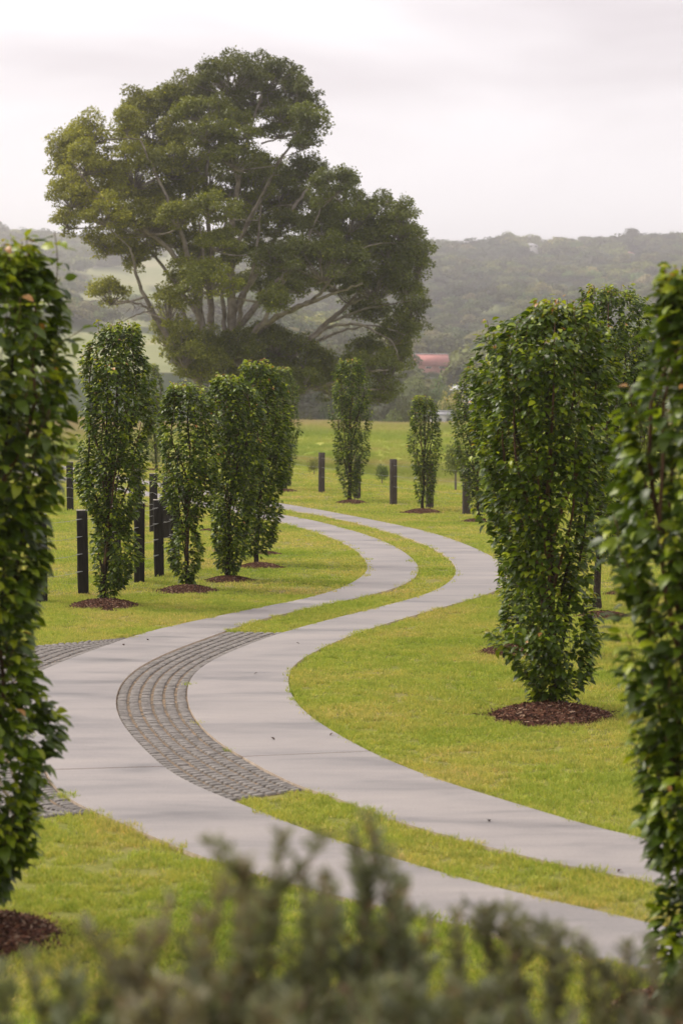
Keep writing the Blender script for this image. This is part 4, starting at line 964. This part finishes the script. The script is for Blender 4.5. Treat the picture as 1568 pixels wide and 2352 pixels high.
        for q, rl in zip(lc, lr):
            kk = np.linspace(0, 1, 4)[:, None]; m_ = A * .45 + q * .55 + g.normal(0, 0.12, 3) + (0, 0, -0.1)
            cv = (1 - kk) ** 2 * A + 2 * kk * (1 - kk) * m_ + kk ** 2 * q; tube(tw, cv, np.linspace(0.042, 0.014, 4), 3)
            for _ in range(2):
                e = q + unit(g.normal(0, 1, 3) + (0, 0, 0.4)) * rl * 0.8; tube(tw, np.array((m_ * .5 + q * .5, e)), (0.014, 0.006), 3)
            n = int((270 if q[2] > C[2] - 0.3 * ra[2] else 190) * rl ** 2 / 0.30)
            v = unit(g.normal(0, 1, (n, 3))); v[:, 2] = np.where(v[:, 2] < -0.15, -v[:, 2] * (g.random(n) < 0.6) + v[:, 2] * 0.35, v[:, 2])
            Pn = q + v * rl * (0.70 + 0.38 * g.random((n, 1)) + 0.5 * g.random((n, 1)) ** 8) * (1, 1, 0.85)
            ax = unit(v + g.normal(0, 0.7, (n, 3)) + (0, 0, -0.35)); nr = unit(v * 0.7 + (0, 0, 0.8) + g.normal(0, 0.5, (n, 3)))
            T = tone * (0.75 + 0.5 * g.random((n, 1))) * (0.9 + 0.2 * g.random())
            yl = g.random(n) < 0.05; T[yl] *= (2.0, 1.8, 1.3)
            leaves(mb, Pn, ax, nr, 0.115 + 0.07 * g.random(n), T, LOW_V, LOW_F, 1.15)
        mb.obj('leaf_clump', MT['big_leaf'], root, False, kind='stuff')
    # dead twigs by the low left limb
    for k in range(14):
        a = W(300 + 40 * g.random(), 695 + 14 * g.random(), -3); e = a + np.array((-0.6 * g.random(), 0.2, (g.random() - 0.55) * 2.2)); m_ = 0.5 * (a + e) + g.normal(0, .12, 3)
        tube(tw, np.array((a, m_, e)), (0.02, 0.013, 0.005), 3)
    tw.obj('twigs', MT['big_bark'], root, True, kind='stuff')
great_tree()

# ------------------------------------------------------------------ trees of the valley and hills
def crown_mesh(name, g, n, leaf, lobes=9, flat=0.75, tone=(0.075, 0.095, 0.03), mat='far_leaf'):
    """a unit-sized crown: leaf faces over many small lobes"""
    mb = MB(); d = unit(g.normal(0, 1, (lobes, 3))); d[:, 2] = np.abs(d[:, 2]) * 0.9 - 0.15
    C = d * np.array((0.30, 0.30, 0.24)) * (0.7 + 0.6 * g.random((lobes, 1))); r_ = 0.15 + 0.12 * g.random(lobes)
    per = n // lobes
    for c, q in zip(C, r_):
        v = unit(g.normal(0, 1, (per, 3))); P = c + v * q * (0.8 + 0.3 * g.random((per, 1))) * (1, 1, flat)
        T = np.array(tone) * (0.7 + 0.6 * g.random((per, 1))) * (0.85 + 0.3 * g.random())
        leaves(mb, P + (0, 0, 0.5), unit(np.cross(v, g.normal(0, 1, (per, 3)))), unit(v + (0, 0, .5) + g.normal(0, .35, (per, 3))), leaf * (0.6 + 0.8 * g.random(per)), T, LOW_V, LOW_F, 1.6)
    return mb
def hill_hit(x, y, d0=1150.0):
    """distance at which the line of sight through a picture point meets the hillside"""
    for d in np.arange(d0, 1750, 4.0):
        p = at_dist(x, y, d)
        if float(terrain(p[0], p[1])) >= p[2]: return float(d)
    return 1500.0
RH = [(1210, 571, hill_hit(1210, 571)), (1437, 590, hill_hit(1437, 590))]
def woods():
    g = np.random.default_rng(3)
    tones = [(0.070, 0.090, 0.028), (0.055, 0.075, 0.026), (0.095, 0.108, 0.04), (0.06, 0.085, 0.03), (0.11, 0.115, 0.05), (0.05, 0.065, 0.025)]
    src = [source('wood_crown', crown_mesh('wood_crown', np.random.default_rng(k), 620, 0.085, 11, 0.8, tones[k]), MT['far_leaf']) for k in range(6)]
    n = 70000; D = np.sqrt(330 ** 2 + (1780 ** 2 - 330 ** 2) * g.random(n)); A = (2 * g.random(n) - 1) * 0.27
    X = D * np.sin(A); Y = D * np.cos(A); Z = terrain(X, Y); xp = x_pic(X, Y, Z); yp = y_pic(X, Y, Z)
    k = wood_mask(xp, yp) > 0.5; k |= g.random(n) < 0.012
    k &= ~((xp < 440) & (yp > 752)); k &= ~((D < 420) & (g.random(n) < 0.5))
    cl = nz(X, Y, 1 / 45., 6); k &= (cl > -0.72)
    S0 = (5.0 + 7.5 * g.random(n) ** 2.2) * (1 + 0.25 * smooth((D - 1350) / 150)) * (1 - 0.35 * smooth((1300 - D) / 300) * smooth((D - 600) / 200))
    k &= wood_mask(xp, yp - 0.8 * S0 * FOC / D) > 0.5
    k &= g.random(n) < np.where(D < 700, 0.95, 0.62)
    hx, hy = at_dist(975, 850, 600)[:2]; k &= np.hypot(X - hx, Y - hy) > 13
    for (a, b, d_) in RH: q = at_dist(a, b, d_); k &= ~((np.abs(X - q[0]) < 12) & (Y > q[1] - 130) & (Y < q[1] + 10))
    q = at_dist(975, 850, 600); k &= ~((np.abs(X - q[0]) < 13) & (Y > q[1] - 60) & (Y < q[1]) & (g.random(n) < .8))
    X, Y, Z, D, S0 = X[k], Y[k], Z[k], D[k], S0[k]; xq = x_pic(X, Y, Z); yq = y_pic(X, Y, Z + 11); k = ~((xq > 915) & (xq < 1075) & (Y < 594) & (yq < 850)); X, Y, Z, D, S0 = X[k], Y[k], Z[k], D[k], S0[k]; n = len(X)
    S = S0 * (1 + 0.25 * nz(X, Y, 1 / 90., 4)); hh = S * (0.75 + 0.5 * g.random(n))
    S = S * 1.35; P = np.stack((X, Y, Z - 0.06 * hh), -1)
    o = scatter('hillside_woods', P, np.stack((0 * X, 0 * X, g.random(n) * 6.28), -1), np.stack((S, S, hh * 1.15), -1), src)
    tag(o, 'hazy far woods covering the hillside up to the ridge', 'woods'); print('woods', n)
    return tones
woods()

fm = {}
def distant_tree(kind, x, yb, yt, wpx, D, label, group, seed, name='valley_tree'):
    """a tree that can be told apart: base/top rows, width, distance"""
    key = kind
    if key not in fm:
        g = np.random.default_rng(hash(kind) % 1000 if False else {'round': 1, 'tall': 2, 'pale': 3, 'umbrella': 4, 'bush': 5, 'conifer': 6}[kind])
        par = {'round': (2600, .045, 16, .85, (0.075, 0.095, 0.03)), 'tall': (2600, .04, 18, 1.1, (0.06, 0.08, 0.026)), 'pale': (2400, .045, 16, .9, (0.16, 0.16, 0.07)), 'umbrella': (2000, .04, 14, .5, (0.06, 0.07, 0.03)), 'bush': (1800, .05, 12, .9, (0.08, 0.105, 0.035)), 'conifer': (1500, .05, 12, 1.2, (0.05, 0.065, 0.03))}[kind]
        fm[key] = crown_mesh('crown', g, *par).mesh('crown', MT['far_leaf'])
        tb = MB(); tube(tb, [(0, 0, -0.3), (0.01, 0, 0.2), (-0.01, 0.01, 0.55)], (0.035, 0.028, 0.015), 6)
        for a in range(4): tube(tb, [(0, 0, 0.25 + 0.05 * a), (0.12 * math.cos(a * 1.7), 0.12 * math.sin(a * 1.7), 0.5)], (0.016, 0.006), 4)
        fm[key + '_t'] = tb.mesh('trunk', MT['far_bark'], True)
    P = at_dist(x, yb, D); P[2] = float(terrain(P[0], P[1])); top = at_dist(x, yt, D)[2]; h = max(1.0, top - P[2]); w = wpx / FOC * D
    r_ = empty(name, P, seed * 1.1); tag(r_, label, 'tree' if kind != 'bush' else 'bush', group)
    c = link('crown', fm[key], r_); c.scale = (w * 1.15, w * 1.15, h * 1.12)
    if kind in ('bush',): c.location = (0, 0, -0.12 * h)
    c['kind'] = 'stuff'
    t = link('trunk', fm[key + '_t'], r_); t.scale = (h * .8, h * .8, h * 1.0)
    return r_
g = np.random.default_rng(99)
# valley trees behind the field, right of the great tree
VT = []
def ZONE(x):
    for lim, t in ((440, 'left of the great tree base'), (500, 'behind the slim pear tree'), (640, 'behind the dense pear clump'), (705, 'just right of the dense pear clump'), (775, 'behind the first clear grey post'), (850, 'behind the solitary pear tree'), (915, 'above the second clear grey post'), (945, 'left of the smallest pear tree'), (1005, 'behind the smallest pear tree'), (1035, 'right of the smallest pear tree'), (1075, 'left of the narrow pear tree')):
        if x < lim: return t
    return 'hidden behind the narrow and large bushy pear trees'
for x, yt, w, D, k in [(650, 900, 70, 250, 'round'), (700, 925, 60, 235, 'bush'), (745, 960, 70, 225, 'bush'), (690, 955, 60, 225, 'bush'), (760, 915, 60, 260, 'tall'), (830, 905, 80, 265, 'round'), (860, 945, 50, 228, 'bush'), (900, 940, 60, 240, 'tall'), (930, 905, 60, 255, 'tall'), (965, 880, 70, 300, 'round'), (900, 900, 60, 320, 'tall'),
      (1000, 868, 80, 330, 'round'), (950, 858, 60, 390, 'tall'), (1040, 880, 80, 300, 'pale'), (1080, 860, 80, 340, 'pale'), (1020, 905, 60, 262, 'round'), (1060, 930, 70, 245, 'tall'), (1010, 948, 50, 230, 'bush'), (1120, 900, 90, 280, 'round'), (930, 950, 50, 226, 'bush'), (990, 920, 60, 270, 'tall'), (1110, 840, 90, 420, 'round'), (800, 870, 80, 350, 'round'), (720, 880, 70, 330, 'tall'), (880, 862, 60, 360, 'round'),
      (1150, 930, 80, 250, 'tall'), (1100, 955, 60, 228, 'bush'), (420, 880, 60, 330, 'round'), (380, 885, 50, 300, 'bush'), (470, 900, 60, 290, 'round'), (560, 905, 70, 280, 'round'), (610, 910, 60, 270, 'tall'), (1040, 950, 40, 226, 'bush'), (780, 950, 50, 228, 'round'), (830, 955, 50, 232, 'tall')]:
    q = at_dist(x, 985, D)
    distant_tree(k, x, 990, yt, w, D, {'round': 'grey-green round valley tree ', 'tall': 'dark upright valley tree ', 'pale': 'pale olive valley tree ', 'bush': 'low rounded bush at the field edge '}[k] + ZONE(x), {'bush': 'bushes at the far edge of the field'}.get(k, k + ' valley trees behind the field'), len(VT), 'valley_bush' if k == 'bush' else 'valley_tree'); VT.append(x)
distant_tree('pale', 985, 835, 806, 44, 640, 'pale yellow-green tree just behind the ridge of the red roof', None, 3)
distant_tree('pale', 1070, 850, 808, 60, 600, 'pale yellow-green spreading tree right of the red-roofed house', None, 5)
distant_tree('round', 1130, 840, 770, 80, 560, 'dark round tree higher up right of the red-roofed house', None, 8)
for (x, yt, w), wh in zip(((948, 856, 34), (990, 853, 44), (1022, 857, 40), (1052, 856, 34)), ('left end', 'middle', 'right end', 'right neighbour cottage')):
    distant_tree('round', x, 880, yt, w, 575, 'grey-green tree below the red-roofed house, under its ' + wh, 'trees below the red-roofed house', x % 9)
# field shrubs
for x, yb, yt, w, D, lb in [(721, 1075, 1042, 26, 92, 'small dark shrub in the field left of a fence post'), (877, 1106, 1079, 26, 82, 'small dark shrub in the field between the two clear fence posts')]:
    distant_tree('bush', x, yb, yt, w, D, lb, None, x % 7, 'field_shrub')
distant_tree('tall', 1046, 1140, 1012, 62, 76, 'grey-green conical tree in the field behind the narrow pear tree', None, 2, 'field_tree')
# skyline trees
SKY = ['pointed conifer on the far skyline just right of the left edge tree', 'rounded skyline tree next to the pointed conifer', 'low flat skyline tree second right of the pointed conifer', 'rounded skyline tree third right of the pointed conifer', 'flat-topped skyline tree just left of the great tree crown', 'small rounded skyline tree touching the left outline of the great tree',
  'flat-topped skyline tree immediately right of the great tree', 'skyline tree left of the dip in the right ridge', 'small skyline tree at the edge of the dip in the right ridge', 'broad skyline tree just right of the dip in the ridge', 'widest domed skyline tree directly above the long white ridge house', 'skyline tree first right of the one above the white ridge house', 'small skyline tree midway between the two ridge houses', 'skyline tree up and left of the pink-roofed hillside house', 'broad skyline tree just right above the pink-roofed hillside house', 'tall thin skyline tree at the far right, above the right edge tree', 'hazy skyline tree behind the top of the left edge tree']
for i, (x, yt, w, k) in enumerate([(100, 536, 14, 'conifer'), (128, 552, 34, 'round'), (150, 556, 30, 'umbrella'), (172, 552, 30, 'round'), (195, 553, 26, 'umbrella'), (215, 560, 22, 'round'), (1010, 542, 44, 'umbrella'), (1060, 546, 36, 'umbrella'), (1085, 549, 22, 'umbrella'), (1150, 540, 48, 'umbrella'), (1222, 538, 60, 'umbrella'), (1285, 543, 44, 'umbrella'), (1340, 543, 36, 'umbrella'), (1400, 537, 50, 'umbrella'), (1460, 538, 50, 'umbrella'), (1545, 527, 20, 'umbrella'), (20, 552, 40, 'umbrella')]):
    D = 1560
    P = at_dist(x, 560, D); yg = float(y_pic(P[0], P[1], float(terrain(P[0], P[1]))))
    distant_tree(k, x, yg, min(yt + 5, yg - 8), w, D, SKY[i], 'trees standing on the far ridge skyline', i, 'ridge_tree')

# ------------------------------------------------------------------ houses
def house(name, x, y, D, w, d, hw, hr, wall, roof, label, rz=0.0, gable=True, windows=3, zoff=0.0, cat='house'):
    P = at_dist(x, y, D); P[2] += zoff
    r_ = empty(name, P, rz); tag(r_, label, cat)
    mb = MB(); box(mb, (0, 0, hw / 2 - 4), (w, d, hw + 8)); mb.obj('wall', wall, r_)
    mb = MB(); o = 0.5; x0, y0 = w / 2 + o, d / 2 + o; ins = 0 if gable else d * 0.45
    v = [(-x0, -y0, hw + .01), (x0, -y0, hw + .01), (x0, y0, hw + .01), (-x0, y0, hw + .01), (-x0 + ins, 0, hw + hr), (x0 - ins, 0, hw + hr)]
    mb.add(v, [np.array([(0, 1, 5, 4), (2, 3, 4, 5), (3, 2, 1, 0)]), np.array([(1, 2, 5), (3, 0, 4)])]); ro = mb.obj('roof', roof, r_)
    mb = MB(); box(mb, (0, 0, hw + hr + 0.06), (2 * (x0 - ins) + .1, 0.5, 0.2)); mb.obj('ridge_cap', MT['roof_white'] if roof is MT['roof_red'] else roof, ro)
    for k in range(windows):
        f = MB(); cxw = (-0.5 + (k + 0.5) / windows) * w; box(f, (cxw, -d / 2 - 0.03, hw * 0.55), (w / windows * 0.45, 0.1, hw * 0.42)); fo = f.obj('window', MT['stake'], r_)
        f = MB(); box(f, (cxw, -d / 2 - 0.09, hw * 0.55), (w / windows * 0.38, 0.04, hw * 0.34)); f.obj('pane', MT['pane'], fo)
    return r_
hr_ = house('red_roof_house', 978, 850, 600, 12.2, 9.0, 1.2, 3.6, MT['wall_brick'], MT['roof_red'], 'large house with a faded red roof among the valley trees right of the great tree', rz=0.12, windows=3)
mb = MB(); box(mb, (-2.9, -3.4, 1.6), (0.9, 0.8, 3.6)); mb.obj('chimney', MT['wall_brick'], hr_)
w_ = MB(); v = [(-7.2, -6.4, 1.0), (-3.6, -6.4, 1.0), (-3.6, 0, 1.0), (-7.2, 0, 1.0), (-5.4, -6.4, 2.9), (-5.4, 0, 2.9)]
w_.add(v, [np.array([(1, 2, 5, 4), (3, 0, 4, 5), (3, 2, 1, 0)]), np.array([(0, 1, 4), (2, 3, 5)])]); w_.obj('wing_roof', MT['roof_red'], hr_)
w_ = MB(); box(w_, (-5.4, -3.1, -1.5), (3.2, 6.0, 5.0)); w_.obj('wing_wall', MT['wall_brick'], hr_)
house('white_cottage', 1043, 852, 600, 3.0, 5, 0.8, 0.7, MT['wall_white'], MT['roof_white'], 'small bright white cottage just right of the red-roofed house', rz=-0.1, windows=1)
house('white_cottage', 1063, 914, 330, 2.2, 4, 1.3, 0.7, MT['wall_white'], MT['roof_white'], 'white outbuilding among the trees left of the narrow pear tree crown', rz=0.3, windows=1)
house('ridge_house', 1210, 571, RH[0][2], 15, 9, 2.2, 1.7, MT['wall_white'], MT['roof_white'], 'long low white house just below the skyline of the far ridge', rz=0.1, windows=4, gable=False)
house('ridge_house', 1437, 590, RH[1][2], 12, 8, 2.2, 1.5, MT['wall_white'], MT['roof_red'], 'small pink-roofed house high on the far hillside at the right', rz=-0.15, windows=3, gable=False)
house('grey_shed', 1012, 978, 252, 2.2, 3, 1.3, 0.5, MT['wall_white'], MT['roof_grey'], 'pale grey shed hidden behind the smallest pear tree at the field edge', rz=0.2, windows=2, cat='shed')

# ------------------------------------------------------------------ foreground shrubs
def shrub(x0, D, tops, nst, seed, label, tone):
    """upright stems set with needle-like leaves; tops: (column, row) of the leading shoots"""
    g = np.random.default_rng(seed); B = at_dist(x0, 2500, D); B[2] = 0.0
    root = empty('needle_shrub', B); tag(root, label, 'shrub', 'grey-green shrubs in front of the viewer')
    xs = np.array([t[0] for t in tops]); ys = np.array([t[1] for t in tops])
    st = MB(); lf = MB(); Ps, Ax, Sz, Tn = [], [], [], []
    for k in range(nst + len(tops)):
        if k < len(tops): xt, yt, dd = xs[k], ys[k], (g.random() - .5) * 0.5
        else:
            xt = xs.min() - 60 + (xs.max() - xs.min() + 120) * g.random(); lim = max(np.interp(xt, xs, ys), 2085.0)
            yt = lim + 145 + 480 * g.random() ** 1.0; dd = (g.random() - 0.5) * 1.6
        T = at_dist(xt, yt, D + dd) - B
        n = 16; t = np.linspace(0, 1, n)[:, None]; F = np.array((T[0] * 0.55 + g.normal(0, .28), T[1] * 0.5, 0.0))
        M_ = F * 0.5 + T * 0.5 + np.array((g.normal(0, .11), g.normal(0, .08), 0.2))
        p = (1 - t) ** 2 * F + 2 * t * (1 - t) * M_ + t ** 2 * T
        seg = p[4:]
        o = st; tube(o, p, np.linspace(0.011, 0.0025, n), 4)
        L_ = arc(seg[:, ::1])[-1]; m = int(L_ / 0.0042); s_ = np.sort(g.random(m)) ** 0.75; a_ = arc(seg) / arc(seg)[-1]
        c = np.stack([np.interp(s_, a_, seg[:, q]) for q in range(3)], -1)
        an = np.arange(m) * 2.4; d = unit(np.stack((np.cos(an), np.sin(an), 0.75 + 0.5 * g.random(m)), -1) + g.normal(0, .2, (m, 3)))
        Ps.append(c); Ax.append(d); Sz.append(0.030 * (0.7 + 0.6 * g.random(m)) * (1 - 0.4 * s_ ** 6))
        tt = np.array(tone)[None] * (0.7 + 0.6 * g.random((m, 1))) * (0.8 + 0.35 * s_[:, None]); dry = g.random(m) < 0.07; tt[dry] = (0.26, 0.17, 0.11); Tn.append(tt)
        # side sprigs
        for _ in range(5):
            u = 0.45 + 0.5 * g.random(); c0 = np.array([np.interp(u, np.linspace(0, 1, n), p[:, q]) for q in range(3)])
            e = c0 + np.array((g.normal(0, .07), g.normal(0, .07), 0.10 + 0.10 * g.random())); e[2] = min(e[2], T[2] + 0.0); tube(o, np.array((c0, 0.5 * (c0 + e) + (0.01, 0, 0), e)), (0.004, 0.003, 0.0015), 3)
            m = 46; s2 = g.random(m)[:, None]; c = c0 * (1 - s2) + e * s2; an = g.random(m) * 6.28
            Ps.append(c); Ax.append(unit(np.stack((np.cos(an), np.sin(an), 0.8 + 0 * an), -1))); Sz.append(0.026 * (0.7 + .6 * g.random(m))); Tn.append(np.array(tone)[None] * (0.8 + 0.6 * g.random((m, 1))))
    P = np.vstack(Ps); A = np.vstack(Ax); n = len(P)
    leaves(lf, P, A, unit(g.normal(0, 1, (n, 3))), np.concatenate(Sz) * 1.7, np.vstack(Tn), LOW_V, LOW_F, 0.5)
    st.obj('stems', MT['stem'], root, True, kind='stuff'); lf.obj('needles', MT['shrub_leaf'], root, kind='stuff')
    # pale small flowers
    fl = MB(); c = g.choice(n, 22); 
    leaves(fl, np.repeat(P[c], 4, 0), unit(g.normal(0, 1, (88, 3)) + (0, 0, .6)), unit(g.normal(0, 1, (88, 3))), np.full(88, 0.012), np.tile((0.62, 0.56, 0.56), (88, 1)), LOW_V, LOW_F, 1.5)
    fl.obj('flowers', MT['shrub_leaf'], root, kind='stuff')
    print('shrub leaves', n)
GT = (0.185, 0.19, 0.115)
shrub(110, 4.3, [(-40, 2200), (60, 2185), (160, 2215), (250, 2190)], 46, 1, 'low blurred shrub in the bottom left corner', (0.18, 0.20, 0.11))
shrub(400, 4.1, [(330, 2120), (400, 2055), (455, 2085), (520, 2010), (560, 1968)], 60, 2, 'blurred brownish shrub left of the tallest foreground shoots', (0.22, 0.205, 0.13))
shrub(690, 4.0, [(600, 2060), (650, 1915), (690, 1985), (745, 2000), (770, 2040)], 56, 3, 'blurred shrub with a tall bent shoot in the middle foreground', (0.18, 0.19, 0.11))
shrub(870, 4.4, [(810, 1905), (840, 1862), (868, 1910), (900, 1960), (932, 2015)], 50, 4, 'blurred shrub with the tallest dense shoot of the foreground', (0.165, 0.18, 0.11))
shrub(1130, 4.6, [(990, 2110), (1050, 2090), (1112, 2085), (1160, 2115), (1215, 2105), (1265, 2130), (1335, 2150)], 60, 5, 'wide blurred shrub with a row of short tips right of centre', GT)
shrub(1470, 4.4, [(1390, 2240), (1440, 2165), (1500, 2200), (1570, 2220), (1640, 2200)], 50, 6, 'blurred shrub in the bottom right corner below the edge tree', GT)

# ------------------------------------------------------------------ small things on the concrete
def fallen(i, x, y, label, red=False):
    P = on_ground(x, y, TOP); mb = MB(); V = LEAF_V * np.array((0.05, 0.055, 0.06)) + (0, 0, 0.012); mb.add(V, LEAF_F)
    o = mb.obj('fallen_leaf', MT['litter_red' if red else 'litter']); o.location = P + (0, 0, 0.008); o.rotation_euler = (0.1, 0.2, i * 1.9)
    tag(o, label, 'leaf', 'fallen leaves on the concrete')
for i, (x, y, lb) in enumerate([
    (680, 1479, 'dark fallen leaf on the right strip, just beyond the top end of the pavers'),
    (341, 1471, 'dark fallen leaf on the left strip beside the far end of the left paver apron'),
    (766, 1688, 'dark fallen leaf on the right strip close to the inner bend of the right lawn'),
    (622, 1698, 'tiny fallen leaf in the middle of the right strip beside the paver bend'),
    (1120, 1888, 'dark fallen leaf on the right strip below the widest mulch mound'),
    (592, 1548, 'tiny fallen leaf on the right strip opposite the start of the right lawn bend'),
    (283, 1482, 'tiny fallen leaf on the left strip at the edge of the left paver apron'),
    (1150, 1413, 'tiny fallen leaf at the lawn edge left of the large bushy pear tree'),
    (836, 1455, 'tiny fallen leaf by the lawn edge where the right strip narrows'),
    (524, 1447, 'small fallen leaf on the left strip beside the tip of the middle grass')]): fallen(i, x, y, lb)
fallen(11, 1427, 2004, 'dark red fallen leaf on the right strip near the right edge tree', True)

# ------------------------------------------------------------------ haze: the humid air over the valley
def haze():
    mb = MB(); z0, z1 = -14.0, 172.0
    c = ((0, 0, 0.5 * (z0 + z1))); box(mb, c, (5300, 5300, z1 - z0)); mb.obj('haze', haze_mat(), None, kind='stuff')
haze()
